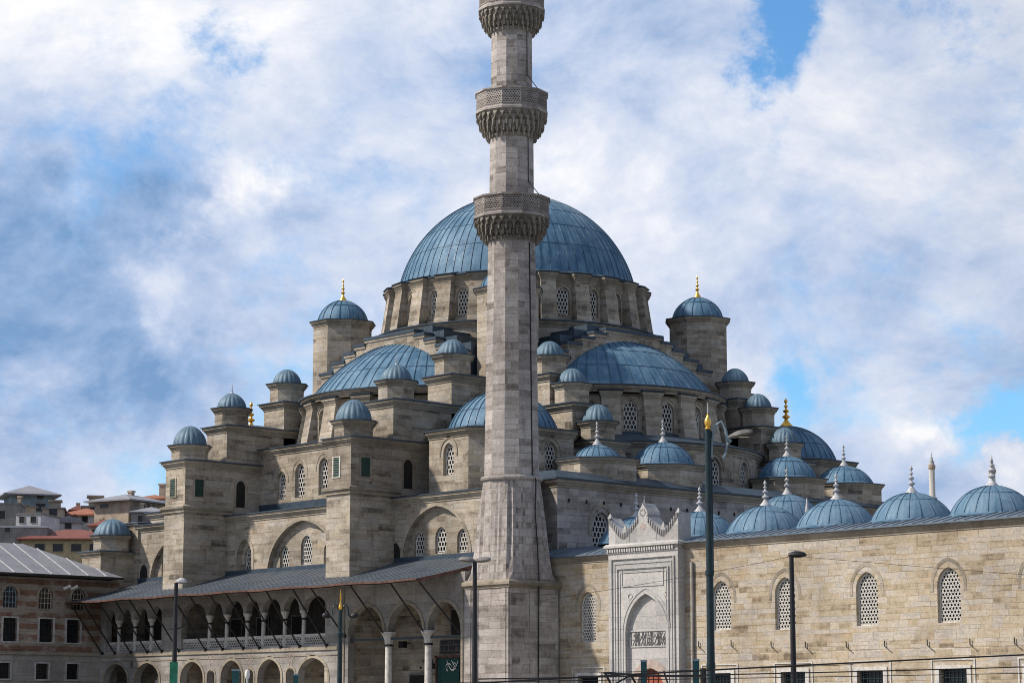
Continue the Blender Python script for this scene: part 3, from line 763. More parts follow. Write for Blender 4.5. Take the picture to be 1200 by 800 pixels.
# --- central block with stepped extrados over the great arches
mb = MB()
mb.box(-9.7, 9.7, -9.7, 9.7, 20, 29.4)
steps = [(3.0, 31.35), (4.25, 30.95), (5.6, 30.45), (7.1, 29.85), (8.75, 29.15)]
def slab(axis, sgn, a, b, n0, n1, z0, z1):
    lo, hi = sorted((sgn*n0, sgn*n1))
    if axis == 0: mb.box(lo, hi, a, b, z0, z1)
    else: mb.box(a, b, lo, hi, z0, z1)
for sgn in (1, -1):
    for axis in (0, 1):
        prev = 0; e = .002*axis
        for i, (q, zt) in enumerate(steps):
            for side in ((1, -1) if i else (1,)):
                a, b = sorted((side*prev, side*q)) if i else (-q, q)
                for (zz0, zz1, kk, gr) in ((24, zt-.42, 0, 0), (zt-.42, zt-.22, 1, .08), (zt-.22, zt, 2, .14)):
                    mb.k = kk
                    a2, b2 = (a-gr, b+gr) if not i else ((a, b+gr) if side > 0 else (a-gr, b))
                    slab(axis, sgn, a2, b2, 12.7, 13.5+gr+e, zz0, zz1)
                # lead covered terrace rising behind the stone step
                mb.k = 2; zl = zt+.62 if i else 31.5
                slab(axis, sgn, a+.01, b-.01, 8.6, 12.69-.01*i+e, 24.5, zl)
            prev = q
mb.k = 2; mb.lathe(0, 0, [(13.6, 28.6), (9.8, 29.6)], 4, pi/4)
build(mb, 'central_block', ['stone', 'trim', 'lead_roof'], H, (0, 0, 20))
# --- weight towers at the four corners of the central block
for sx, sy in ((1, -1), (1, 1), (-1, -1), (-1, 1)):
    x, y = 10.2*sx, 10.2*sy
    if (sx, sy) == (1, 1): x, y = 10.5, 10.5
    t = poly_tier(H, 'weight_tower', x, y, 2.3, 22, 33.75, 8, 'stone', .15, .8)
    dd = dome(t, 'tower_dome', x, y, 33.8, 2.1, 1.85, 16, (.5,), .05, .06, pointed=.12, n=14, eave=.1)
    mb = MB(); finial(mb, x, y, 35.65, 1.9, .33, 10); build(mb, 'finial', 'gold', t, (x, y, 35.65), 50)

# --- portico on the courtyard side: tall wall, lead roof and small domes
mb = MB()
wn_ = [(-15.85, 12.9, 1.7, 2.65)]
wall(mb, (26, 0), Nn, rect(-20, 20, 0, 17.0), [arch_pts(w, z+h-w*.6, z+h, z, x) for x, z, w, h in wn_], .45)
mb.poly((21, -20, 0), (26, -20, 0), (26, -20, 17), (21, -20, 17))
mb.poly((21, 20, 0), (26, 20, 0), (26, 20, 17), (21, 20, 17))
mb.k = 1
for x, z, w, h in wn_: band(mb, (26, 0), Nn, arch_pts(w+.5, z+h-w*.6, z+h+.35, z+h-w*.9, x), .2, .06)
rcp = lambda o, z: [(20.3, -20-o, z), (26+o, -20-o, z), (26+o, 20+o, z), (20.3, 20+o, z)]
mb.rings([rcp(a, 17.55+b) for a, b in CORN])
mb.k = 2; mb.rings([rcp(.33, 17.53), rcp(.45, 17.54), rcp(.45, 17.64), [(20.3, -19, 18.35), (24.6, -19, 18.35), (24.6, 19, 18.35), (20.3, 19, 18.35)]], True, False, True)
mb.k = 3
for k in range(24):
    y = -19+k*1.65
    mb.box(26.0, 26.05, y, y+.14, 16.05, 16.3)
build(mb, 'portico_wall', ['stone_grey', 'trim', 'lead_roof', 'dark'], H, (26, 0, 0))
window(H, (26, -15.85, 12.9), Nn, 1.7, 2.65, 1.02, 5, .09, recess=.3)
for v, r, h, ap in ((-13.3, 1.75, 1.05, 2.75), (-6.65, 2.3, 1.75, 2.75), (6.9, 2.25, 1.75, 2.7), (13.6, 2.3, 1.5, 2.75)):
    b = poly_tier(H, 'portico_dome_base', 23.0, v, ap, 17.7, 19.45, 8, 'stone', .15, .7)
    d_ = dome(b, 'portico_dome', 23.0, v, 19.55, r, h, 22, (.5,), .04, .045, n=14, eave=.12)
    mb = MB(); finial(mb, 23.0, v, 19.5+h, 1.75, .36, 10); build(mb, 'finial', 'finial_grey', b, (23, v, 19.5+h), 50)

# ================================================================== SIDE GALLERY (two storeys, part of the mosque)
GY = -26.2
mb = MB()
sp1 = [(-19.7, -18.4), (-18.0, -16.1), (-15.7, -13.8), (-13.4, -11.75)]
sp2 = [(-9.15, -5.95), (-5.6, -3.75), (-3.4, -1.15), (-.8, .85), (1.2, 3.45), (3.8, 5.7), (6.05, 8.85)]
sp3 = [(11.35, 15.2), (15.75, 19.4), (19.95, 23.3)]
up1 = arcade(sp1, 6.8, 9.25, 10.2); up2 = arcade(sp2, 6.75, 9.25, 10.25); big = arcade(sp3, .05, 7.45, 9.3)
low = [(-18.1, 3.4), (-13.7, 3.4), (-7.6, 3.0), (-2.5, 2.65), (2.2, 2.8), (7.35, 3.4)]
lowh = [arch_pts(w, 4.55, 5.86, .05, c) for c, w in low]
small = [arch_pts(1.0, 4.75, 5.2, .4, c) for c in (-5.1, -.2, 4.75)]
oc_ = [(-15.9+.22*cos(k*pi/5), 5.75+.3*sin(k*pi/5)) for k in range(9, -1, -1)]
wall(mb, (0, GY), E_, rect(-20.43, 23.7, 0, 11.2), [up1, up2, big]+lowh+small+[oc_], .55)
mb.k = 1
for c, w in low: band(mb, (0, GY), E_, arch_pts(w, 4.55, 5.86, .05, c), .22, .05)
for c in (-5.1, -.2, 4.75): band(mb, (0, GY), E_, arch_pts(1.0, 4.75, 5.2, .4, c), .16, .05)
for a, b in sp3: band(mb, (0, GY), E_, arch_pts(b-a, 7.45, 9.3, 7.3, (a+b)/2), .24, .05)
mb.box(-20.43, 10.2, GY-.1, GY+.05, 6.38, 6.62); mb.box(-20.43, 10.2, GY-.05, GY+.05, 6.0, 6.06)
for x in (10.25, 10.75, 23.35): mb.box(x, x+.2, GY-.07, GY+.05, 0, 10.6)
mb.k = 2
for c in (-5.1, -.2, 4.75):
    for dx_, dz_ in ((-.24, .36), (.24, .36), (0, -.28)):
        q = [(c+dx_+.22*cos(j*pi/6), 5.7+dz_+(.22 if dz_ > 0 else .34)*sin(j*pi/6)) for j in range(12)]
        band(mb, (0, GY), E_, q, .05, .02, .02, True)
mb.k = 0
mb.box(-20.43, 23.7, -26.0, -22.0, 6.3, 6.55) if False else None
mb.box(-20.43, 10.3, -25.7, -22.0, 6.3, 6.55)
mb.box(10.3, 10.9, -25.7, -22.0, 0, 11)
mb.box(-10.9, -10.3, -25.7, -22.0, 6.55, 11)
mb.poly((23.7, GY, 0), (23.7, -22, 0), (23.7, -22, 12), (23.7, GY, 11.2))
G = build(mb, 'side_gallery', ['gallery', 'trim', 'pink'], H, (0, GY, 0))
# columns, each a mesh of its own
def column(x, y, z0, z1, r, caph=.55):
    mb = MB(); h = z1-caph
    mb.lathe(x, y, [(r*1.5, z0), (r*1.5, z0+.12), (r*1.1, z0+.2), (r, z0+.3), (r*.9, h-.08)], 14)
    mb.k = 1; mb.lathe(x, y, [(r*1.05, h-.12), (r*1.12, h-.1), (r*1.12, h), (r*.95, h+.02)], 14)
    mb.k = 0; mb.rings([octo(x, y, r*.95, h+.02), octo(x, y, r*1.1, h+caph*.4), octo(x, y, r*1.75, z1-.14), octo(x, y, r*1.85, z1-.12), octo(x, y, r*1.85, z1)], True, False, True)
    return build(mb, 'column', ['white_frame', 'iron'], G, (x, y, z0), 35)
for sp in (sp1, sp2):
    for a, b in zip(sp[:-1], sp[1:]): column((a[1]+b[0])/2, GY+.28, 6.7, 9.25, .165)
for a, b in zip(sp3[:-1], sp3[1:]): column((a[1]+b[0])/2, GY+.28, 0, 7.45, .27, .85)
# balustrade panels between the columns
for sp in (sp1, sp2):
    for a, b in sp:
        w = b-a; mb = lattice_mb(w, .72, 0, max(5, int(w/.21)), .07, .9, None, False, .05)
        mb.k = 0; mb.box(-w/2, w/2, -.03, .12, .72, .84)
        o = build(mb, 'balustrade', ['white_frame', 'pane'], G, WL[G.name])
        sh = WL[G.name]
        for v in o.data.vertices: v.co += sh
        p = Vector(((a+b)/2, GY+.2, 6.72)); o.location = p-sh
# tie beams across the big arches
mb = MB()
for a, b in sp3: mb.box(a-.3, b+.3, GY+.18, GY+.36, 6.92, 7.06)
mb.box(15.2, 15.75, GY-.02, GY+.55, 6.6, 6.9) if False else None
build(mb, 'tie_beam', 'green_paint', G, (0, GY, 6.9))
# the lean-to lead roof with its fascia and struts
mb = MB()
x0, x1, xe = -20.4, 23.72, 22.75
mb.k = 0
n = 56
def roofpt(f, s_, dz=0.):
    """f along the gallery, s_ from wall (0) to eave (1)"""
    xr = x1+(xe-x1)*s_; x = x0+(xr-x0)*f
    y = -21.9+(-29.5+21.9)*s_
    z = 12.62+(10.62-12.62)*s_+.12*sin(s_*pi)*-1+dz+.03*sin(x*.9)*s_
    return (x, y, z)
mb.rings([[roofpt(i/n, j/6) for j in range(7)] for i in range(n+1)], False)
for i in range(1, n):       # rolled lead joints
    for a in (0,):
        pts = [roofpt(i/n, j/6, .008) for j in range(7)]
        mb.tube(pts, .016, 5)
mb.k = 1
mb.rings([[roofpt(i/n, 1, .02), (roofpt(i/n, 1)[0], -29.58, roofpt(i/n, 1)[2]+.02), (roofpt(i/n, 1)[0], -29.58, roofpt(i/n, 1)[2]-.11), (roofpt(i/n, 1)[0], -29.4, roofpt(i/n, 1)[2]-.15)] for i in range(n+1)], False)
mb.rings([[roofpt(1, j/6, .02), roofpt(1, j/6, -.22)] for j in range(7)], False)
mb.k = 2
mb.rings([[roofpt(i/n, j/6, -.17) for j in range(7)] for i in range(n+1)], False)
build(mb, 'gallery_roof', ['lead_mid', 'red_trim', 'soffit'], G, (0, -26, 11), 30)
st_x = [(-20.0, -20.0)]+[((a[1]+b[0])/2,)*2 for a, b in zip(sp1[:-1], sp1[1:])]+[(-11.6,)*2, (-9.3,)*2]+[((a[1]+b[0])/2,)*2 for a, b in zip(sp2[:-1], sp2[1:])]+[(9.0,)*2, (11.05,)*2, (15.45,)*2, (19.7,)*2, (23.2, 22.6)]
for a, b in st_x:
    zb = 7.3 if a > 10 else 6.7
    mb = MB(); mb.tube([(b, -29.3, 10.5), (a, GY-.12, zb)], .058, 6); mb.box(a-.1, a+.1, GY-.14, GY-.01, zb-.12, zb+.1)
    build(mb, 'roof_strut', 'iron', G, (a, GY, zb))
# openings in the wall behind the gallery, each its own part
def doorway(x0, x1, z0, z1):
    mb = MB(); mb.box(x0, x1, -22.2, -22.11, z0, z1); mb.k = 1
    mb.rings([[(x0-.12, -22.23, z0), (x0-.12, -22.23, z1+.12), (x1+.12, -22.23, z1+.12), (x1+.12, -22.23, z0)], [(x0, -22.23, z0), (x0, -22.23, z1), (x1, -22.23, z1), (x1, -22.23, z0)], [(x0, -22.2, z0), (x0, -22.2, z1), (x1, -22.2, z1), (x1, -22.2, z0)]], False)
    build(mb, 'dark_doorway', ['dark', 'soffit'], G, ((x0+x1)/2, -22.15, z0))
for x in (-17, -12.8, -7.6, -4.2, .2, 4.4, 8.0): doorway(x-.7, x+.7, 6.6, 9.1)
doorway(17.7, 19.3, 7.3, 9.0); doorway(13.3, 15.2, 0, 4.6)
for c, w in low: doorway(c+.1, c+1.3, 0, 3.4)
mb = MB(); pr_ = [(-1.15, 0), (-1.15, 4.1), (-.8, 4.15), (-.75, 4.55), (-.5, 4.6), (-.45, 4.9), (-.2, 4.95), (-.12, 5.2), (-.16, 5.28), (-.05, 5.35), (0, 5.6), (.05, 5.35), (.16, 5.28), (.12, 5.2), (.2, 4.95), (.45, 4.9), (.5, 4.6), (.75, 4.55), (.8, 4.15), (1.15, 4.1), (1.15, 0)]
nn = len(pr_); tri = tessellate_polygon([[Vector((a, b, 0)) for a, b in pr_]])
mb.add([(-13.7+a, -24.9, b) for a, b in pr_], tri); mb.add([(-13.7+a, -24.9, b) for a, b in pr_]+[(-13.7+a, -24.7, b) for a, b in pr_], [(i, (i+1) % nn, nn+(i+1) % nn, nn+i) for i in range(nn)])
build(mb, 'carved_fountain_panel', 'white_frame', G, (-13.7, -24.8, 0))
# dark sheets added so the upper gallery looks deeper in shade
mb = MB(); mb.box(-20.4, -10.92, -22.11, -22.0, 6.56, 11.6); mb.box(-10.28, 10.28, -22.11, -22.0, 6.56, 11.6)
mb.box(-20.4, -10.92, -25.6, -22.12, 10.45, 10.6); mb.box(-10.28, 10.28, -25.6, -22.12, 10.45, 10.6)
build(mb, 'gallery_shade_sheet', 'gallery_shade', G, (0, -22, 8))

# ================================================================== MINARET
MX, MY = 25.9, -24.05
T = thing('minaret', 'tall pale stone minaret with three carved balconies rising in front of the mosque', 'minaret', (MX, MY, 0))
def ngon(r, z, n=12, a0=R(3)): return [(MX+r*cos(a0+2*pi*j/n), MY+r*sin(a0+2*pi*j/n), z) for j in range(n)]
hs = 2.17
mb = MB()
mb.box(MX-hs, MX+hs, MY-hs, MY+hs, 0, 10.05)
for (f0, f1) in ((-.98, -.72), (-.62, -.40), (.70, .86), (.90, .985)):    # shallow pilaster strips on the side face
    mb.box(MX+f0*hs, MX+f1*hs, MY-hs-.06, MY-hs+.02, 0, 9.95)
for (f0, f1) in ((-.985, -.90), (-.2, .0)): mb.box(MX+hs-.02, MX+hs+.05, MY+f0*hs, MY+f1*hs, 0, 9.95)
build(mb, 'minaret_base', 'stone_grey', T, (MX, MY, 0))
mb = MB()
sq = lambda o, z: [(MX-hs-o, MY-hs-o, z), (MX+hs+o, MY-hs-o, z), (MX+hs+o, MY+hs+o, z), (MX-hs-o, MY+hs+o, z)]
mb.rings([sq(-.01, 9.95), sq(.08, 10.0), sq(.08, 10.12), sq(.22, 10.2), sq(.22, 10.36), sq(.14, 10.44), sq(-.01, 10.55)])
build(mb, 'base_cornice', 'trim', T, (MX, MY, 10))
# folded transition from the square to the many-sided shaft
mb = MB(); n = 72; rs = []
def sqr(a, h):
    return h/max(abs(cos(a)), abs(sin(a)))
def polyr(a, r, nn=12, a0=R(3)):
    st = 2*pi/nn; b = ((a-a0) % st)-st/2; return r*cos(st/2)/cos(b)
for f in [0, .08, .2, .35, .5, .65, .8, .92, 1.0]:
    z = 10.5+(17.1-10.5)*f; w = f**.62
    ring = []
    for j in range(n):
        a = 2*pi*j/n
        r0 = min(sqr(a, hs), hs*1.36); r1 = polyr(a, 1.95)
        r = r0*(1-w)+r1*w
        ph = (j-9) % 18; ph = min(ph, 18-ph)
        fold = {0: -.15, 1: .10, 2: .02, 4: .07, 5: -.06}.get(ph, 0.)*sin(pi*min(1, f*1.05))**.6
        ring.append((MX+(r+fold)*cos(a), MY+(r+fold)*sin(a), z))
    rs.append(ring)
mb.rings(rs)
build(mb, 'folded_transition', 'stone_grey', T, (MX, MY, 10.5))
mb = MB(); mb.rings([ngon(1.93, 17.05), ngon(2.1, 17.12), ngon(2.13, 17.22), ngon(2.1, 17.32), ngon(1.9, 17.4)])
build(mb, 'shaft_ring', 'stone_grey', T, (MX, MY, 17))
shaft = [(17.35, 1.88, 33.4, 1.63), (35.0, 1.56, 40.5, 1.52), (42.2, 1.46, 47.9, 1.42), (49.4, 1.3, 56, 1.25)]
for z0, r0, z1, r1 in shaft:
    mb = MB(); k = 8
    mb.rings([ngon(r0+(r1-r0)*i/k, z0+(z1-z0)*i/k) for i in range(k+1)])
    build(mb, 'shaft', 'stone_grey', T, (MX, MY, z0))
def balcony(z_pend, z_floor, z_top, rs_, R_):
    mb = MB()
    mb.rings([ngon(rs_, z_pend-.25), ngon(rs_+.1, z_pend-.2), ngon(rs_+.12, z_pend-.05), ngon(rs_+.02, z_pend)])
    tiers = 4; NB = 28
    for t in range(tiers):
        f0, f1 = t/tiers, (t+1)/tiers
        za, zb = z_pend+(z_floor-z_pend)*f0, z_pend+(z_floor-z_pend)*f1
        ra, rb = rs_+(R_-.12-rs_)*(f0**.75), rs_+(R_-.12-rs_)*(f1**.75)
        mb.lathe(MX, MY, [(ra*.97, za-.02), (ra*.99, (za+zb)/2), (rb-.04, zb-.06), (rb, zb-.06), (rb, zb)], 36)
        for k in range(NB):
            a = 2*pi*(k+.5*(t % 2))/NB; ca, sa = cos(a), sin(a); w = ra*pi/NB*.7
            ln = .50 if t < 3 else .3
            def q(rr, s_, z): return (MX+rr*ca-s_*sa, MY+rr*sa+s_*ca, z)
            mb.rings([[q(ra+.05, -w*.22, za-ln+.16), q(ra+.17, -w*.22, za-ln+.16), q(ra+.17, w*.22, za-ln+.16), q(ra+.05, w*.22, za-ln+.16)],
                      [q(ra-.02, -w*.42, za+.03), q(ra+.2, -w*.42, za+.03), q(ra+.2, w*.42, za+.03), q(ra-.02, w*.42, za+.03)],
                      [q(ra-.05, -w, zb-.16), q(rb-.03, -w, zb-.16), q(rb-.03, w, zb-.16), q(ra-.05, w, zb-.16)],
                      [q(ra-.05, -w, zb-.05), q(rb-.01, -w, zb-.05), q(rb-.01, w, zb-.05), q(ra-.05, w, zb-.05)]], True, True, True)
    o = build(mb, 'balcony_corbel', 'corbel_stone', T, (MX, MY, z_pend))
    mb = MB()
    mb.rings([ngon(R_-.2, z_floor-.02), ngon(R_+.02, z_floor), ngon(R_+.02, z_floor+.14), ngon(R_-.06, z_floor+.2), ngon(R_-.06, z_floor+.34), ngon(rs_*.8, z_floor+.34)])
    mb.rings([ngon(R_+.02, z_top-.12), ngon(R_+.06, z_top-.1), ngon(R_+.06, z_top), ngon(R_-.12, z_top), ngon(R_-.12, z_top-.12), ngon(R_+.02, z_top-.12)])
    mb.k = 1; mb.rings([ngon(R_-.15, z_floor+.3), ngon(R_-.15, z_top-.02)])  # dark backing sheet behind the pierced parapet panels
    b = build(mb, 'balcony_floor', ['stone_grey', 'dark_stone'], T, (MX, MY, z_floor))
    n_ = 12; apo = R_*cos(pi/12); w = 2*R_*sin(pi/12); h = z_top-z_floor-.44
    lm = lattice_mb(w-.06, h, 0, 7, .075, .8, None, False, .08)
    proto = None
    for k in range(n_):
        a = R(3)+2*pi*(k+.5)/n_
        p = Vector((MX+(apo-.03)*cos(a), MY+(apo-.03)*sin(a), z_floor+.34))
        if proto is None:
            proto = build(lm, 'parapet_panel', ['stone_grey', 'dark'], b, WL[b.name])
            for v in proto.data.vertices: v.co += WL[b.name]
            proto.location = p-WL[b.name]; proto.rotation_euler.z = a+pi/2
        else: copy(proto, b, p, a+pi/2)
balcony(33.45, 34.72, 36.15, 1.66, 2.62)
balcony(40.55, 41.98, 43.45, 1.54, 2.5)
balcony(47.95, 49.2, 50.6, 1.44, 2.32)
mb = MB(); mb.rings([ngon(1.45, 55.9), ngon(1.6, 56.0), ngon(1.6, 56.3), ngon(1.3, 57), ngon(.03, 65)])
build(mb, 'conical_cap', 'lead', T, (MX, MY, 56))
# lightning cable down the shaft
def shaft_face(z, a, pad=.03):
    for z0, r0, z1, r1 in shaft:
        if z0 <= z <= z1+.3: return (MX+(polyr(a, r0+(r1-r0)*(z-z0)/(z1-z0))+pad)*cos(a), MY+(polyr(a, r0+(r1-r0)*(z-z0)/(z1-z0))+pad)*sin(a), z)
    return None
a_c = R(3.6)
for pts_, r_ in (([shaft_face(z, a_c) for z in (17.4, 22, 27, 33)], .045),
                 ([shaft_face(z, a_c) for z in (40.3, 39, 37.2)]+[(MX+2.6*cos(a_c), MY+2.6*sin(a_c), 36.1)], .032),
                 ([shaft_face(z, a_c) for z in (47.7, 46, 44.6)]+[(MX+2.48*cos(a_c), MY+2.48*sin(a_c), 43.4)], .032),
                 ([shaft_face(17.4, a_c, .1), (MX+2.15, MY+.2, 17.1), (MX+2.05, MY+.22, 15), (MX+2.2, MY+.3, 12.5), (MX+2.3, MY+.33, 10.4), (MX+2.3, MY+.3, 9.9), (MX+2.26, MY+.3, 5), (MX+2.26, MY+.3, 0)], .045)):
    mb = MB(); mb.tube(pts_, r_, 5); build(mb, 'cable', 'iron', T, pts_[0])

# ================================================================== COURTYARD
CY = -21.7
K = thing('courtyard', 'warm stone courtyard range with lattice windows and a row of ribbed lead domes', 'courtyard building', (48, CY, 0))
ups = [(30.67, 6.5, 1.5, 3.25), (42.38, 6.95, 1.6, 3.0), (47.55, 6.85, 1.6, 3.1), (53.77, 6.9, 1.6, 3.08), (59.6, 6.9, 1.6, 3.08), (65.5, 6.9, 1.6, 3.08), (71.4, 6.9, 1.6, 3.08)]
los = [30.7, 42.2, 48.1, 53.9, 59.75, 65.6, 71.5]
mb = MB()
PX0, PX1 = 33.2, 39.35
for a, b, zt in ((24, PX0+.3, 11.6), (PX1-.3, 76, 11.98)):
    hsx = [arch_pts(w, z+h-w*.62, z+h, z, x) for x, z, w, h in ups if a < x < b]+[rect(x-.95, x+.95, 1.7, 4.36) for x in los if a < x < b]
    wall(mb, (0, CY), E_, rect(a, b, 0, zt), hsx, .45)
mb.poly((76, CY, 0), (76, -13, 0), (76, -13, 12), (76, CY, 12)); mb.poly((24, -13, 0), (76, -13, 0), (76, -13, 12), (24, -13, 12))
mb.k = 1
for a, b, zt in ((24, PX0+.3, 12.05), (PX1-.3, 76.3, 12.42)):
    mb.rings([[(x, CY-a_*.75, zt+b_*.8) for a_, b_ in CORN] for x in (a, b)], False)
for x, z, w, h in ups:
    band(mb, (0, CY), E_, arch_pts(w+.5, z+h-w*.62, z+h+.35, z+h-w*.85, x), .2, .018)
mb.k = 2
for x in los:
    band(mb, (0, CY), E_, rect(x-.95, x+.95, 1.7, 4.36), .34, .07, .02, True)
    band(mb, (0, CY), E_, rect(x-1.42, x+1.42, 1.3, 4.84), .12, .05, .02, True)
mb.k = 3
for a, b, zt, yb, zb in ((24, PX0+.3, 12.05, -19.9, 12.85), (PX1-.3, 76.4, 12.42, -19.9, 13.0)):
    mb.rings([[(x, CY-.24, zt-.02), (x, CY-.36, zt-.01), (x, CY-.36, zt+.07), (x, yb, zb)] for x in (a, b)], False)
    x = a+.4
    while x < b:
        mb.tube([(x, CY-.36, zt+.08), (x, yb, zb+.03)], .04, 5); x += .72
mb.poly((24, -19.92, 12.84), (76.4, -19.92, 12.99), (76.4, -13, 13.0), (24, -13, 13.0))
build(mb, 'courtyard_wall', ['stone_warm', 'trim', 'white_frame', 'lead_pale'], K, (48, CY, 0))
for x, z, w, h in ups: window(K, (x, CY, z), E_, w, h, w*.62, 7, .085, recess=.22, elong=1.0)
# barred lower windows
proto = None
for x in los:
    if proto is None:
        mb = MB(); mb.k = 1; mb.poly((x-.95, CY+.4, 1.7), (x+.95, CY+.4, 1.7), (x+.95, CY+.4, 4.36), (x-.95, CY+.4, 4.36))
        mb.k = 0
        for i in range(1, 7): mb.box(x-.95+i*.27, x-.95+i*.27+.045, CY+.18, CY+.22, 1.7, 4.36)
        for i in range(1, 9): mb.box(x-.95, x+.95, CY+.17, CY+.215, 1.7+i*.31, 1.7+i*.31+.045)
        proto = build(mb, 'barred_window', ['green_paint', 'pane'], K, (x, CY, 1.7))
    else: copy(proto, K, (x, CY, 1.7))
# small iron brackets in a row
proto = None
for x, z in ((40.55, 6.0), (43.25, 6.0), (46.47, 5.87), (49.14, 5.78), (52.24, 5.72), (55.05, 5.7), (58.08, 5.68), (61.01, 5.66), (63.96, 5.66)):
    if proto is None:
        mb = MB(); mb.tube([(x, CY-.1, z+.32), (x, CY-.1, z), (x+.28, CY-.25, z-.1)], .035, 5)
        proto = build(mb, 'iron_bracket', 'iron', K, (x, CY, z))
    else: copy(proto, K, (x, CY, z))
# drain pipe beside the portal
mb = MB(); mb.tube([(40.1, CY-.12, 0), (40.1, CY-.12, 11.2)], .09, 8); build(mb, 'drain_pipe', 'plaster_grey', K, (40.1, CY, 0))
# row of domes
first = None
for x in (31.5, 37.22, 42.84, 48.57, 54.3, 60.05, 65.9):
    if first is None:
        first = dome(K, 'courtyard_dome', x, -18, 12.95, 2.5, 1.78, 20, (.55,), .03, .045, 'lead_light', n=16, eave=.1)
        mb = MB(); finial(mb, x, -18, 14.62, 1.72, .42, 12); build(mb, 'finial', 'finial_grey', first, (x, -18, 14.55), 50)
    else: copy_tree(first, K, (x, -18, 12.95), random.random()*.3)
# raised dome over the inner portico
b = poly_tier(K, 'dome_base', 30.6, -1.9, 2.9, 12, 15.2, 12, 'stone', .1, .7)
dome(b, 'portico_dome', 30.6, -1.9, 15.2, 2.55, 2.1, 22, (.55,), .03, .045, 'lead_light', n=16, eave=.1)
mb = MB(); finial(mb, 30.6, -1.9, 17.2, 2.0, .4, 12); build(mb, 'finial', 'finial_grey', b, (30.6, -1.9, 17.2), 50)
mb = MB(); mb.rings([[(35.5, -5.9, 12.9), (35.9, -5.9, 12.9), (35.9, -5.5, 12.9), (35.5, -5.5, 12.9)], [(35.55, -5.85, 15.2), (35.85, -5.85, 15.2), (35.85, -5.55, 15.2), (35.55, -5.55, 15.2)], [(35.68, -5.72, 16.5), (35.72, -5.72, 16.5), (35.72, -5.68, 16.5), (35.68, -5.68, 16.5)]])
build(mb, 'pinnacle', 'finial_grey', K, (35.7, -5.7, 12.9))

# ---- marble portal
PY = CY-.6
mb = MB()
niche = arch_pts(3.6, 6.9, 9.38, 0, 36.55)
wall(mb, (0, PY), E_, rect(PX0, PX1, 0, 12.0), [niche], .26)
mb.poly((PX0, PY, 0), (PX0, CY+1, 0), (PX0, CY+1, 12), (PX0, PY, 12)); mb.poly((PX1, PY, 0), (PX1, CY+1, 0), (PX1, CY+1, 12), (PX1, PY, 12))
for w_, z_ in ((.0, 0), ):
    for o_, pr in ((.28, .10), (.52, .05), (.78, .09), (.98, .05)):
        band(mb, (0, PY), E_, [(PX0+o_, 0), (PX0+o_, 12-o_*1.25), (PX1-o_, 12-o_*1.25), (PX1-o_, 0)], -.10, pr)
band(mb, (0, PY), E_, rect(PX0+1.25, PX1-1.25, 9.85, 11.0), -.07, .05, .02, True)
band(mb, (0, PY), E_, [(a, b_) for a, b_ in arch_pts(3.6, 6.9, 9.38, 0, 36.55)], .16, .07)
band(mb, (0, PY), E_, [(a, b_) for a, b_ in arch_pts(4.1, 6.95, 9.7, 0, 36.55)], .10, .04)
for cx in (35.15, 38.4):
    for q in range(2): mb.lathe(cx, PY, [(.02, 0)], 3) if False else None
    pts = [(cx+.2*cos(j*pi/6), 9.25+.2*sin(j*pi/6)) for j in range(12)]; band(mb, (0, PY), E_, pts, .05, .05, .02, True)
# cornice with dentils
rp = lambda o, z: [(PX0-o, PY-o, z), (PX1+o, PY-o, z), (PX1+o, CY+.7, z), (PX0-o, CY+.7, z)]
mb.rings([rp(0, 11.95), rp(.06, 12.0), rp(.06, 12.05)]); mb.rings([rp(.02, 12.3), rp(.22, 12.36), rp(.22, 12.5), rp(.1, 12.6), rp(0, 12.62)], True, False, True)
mb.rings([rp(.06, 12.05), rp(.0, 12.06), rp(.0, 12.3)])
k = int((PX1-PX0)/.22)
for i in range(k): mb.box(PX0+i*.22, PX0+i*.22+.13, PY-.15, PY-.005, 12.08, 12.29)
P0 = build(mb, 'portal', 'marble', K, (36.3, PY, 0))
# crest: scalloped marble slab
prof = []
c_ = (PX0+PX1)/2; hw = (PX1-PX0)/2
def crest_z(f):       # f in -1..1
    f = abs(f)
    if f < .12: return 14.5
    if f < .56: return 14.25-(f-.12)/.44*1.05-.12*sin((f-.12)/.44*pi)
    return 13.2+((f-.56)/.44)**1.4*1.15
fs_ = [-1+2*i/64 for i in range(65)]
top = []
for f in fs_:
    if abs(f) < .11: continue
    top.append((c_+hw*f, crest_z(f)))
cen = [(c_-.30, 14.2), (c_-.42, 14.35), (c_-.40, 14.55), (c_-.28, 14.7), (c_-.08, 14.95), (c_, 15.1), (c_+.08, 14.95), (c_+.28, 14.7), (c_+.40, 14.55), (c_+.42, 14.35), (c_+.30, 14.2)]
L_ = [p for p in top if p[0] < c_]; R__ = [p for p in top if p[0] > c_]
outl = [(PX0, 12.62)]+L_+cen+R__+[(PX1, 12.62)]
mb = MB()
lo = [Vector((a, b, 0)) for a, b in outl]
tri = tessellate_polygon([lo])
y0, y1 = PY+.05, CY+.6
mb.add([(a, y0, b) for a, b in outl], tri); mb.add([(a, y1, b) for a, b in outl], tri)
nn = len(outl); mb.add([(a, y0, b) for a, b in outl]+[(a, y1, b) for a, b in outl], [(i, (i+1) % nn, nn+(i+1) % nn, nn+i) for i in range(nn)])
for half in (L_, R__):      # dark groove behind the scallops
    mb.k = 2; mb.rings([[(a, y0-.008, b-.02) for a, b in half], [(a, y0-.008, b-.36) for a, b in half]], False); mb.k = 0
for p in L_[1:-1:2]+R__[1:-1:2]:          # scallop teeth along the edge
    mb.lathe(p[0], y0-.03, [(.001, p[1]-.30), (.035, p[1]-.24), (.05, p[1]-.1), (.06, p[1]), (.045, p[1]+.08), (.001, p[1]+.1)], 6)
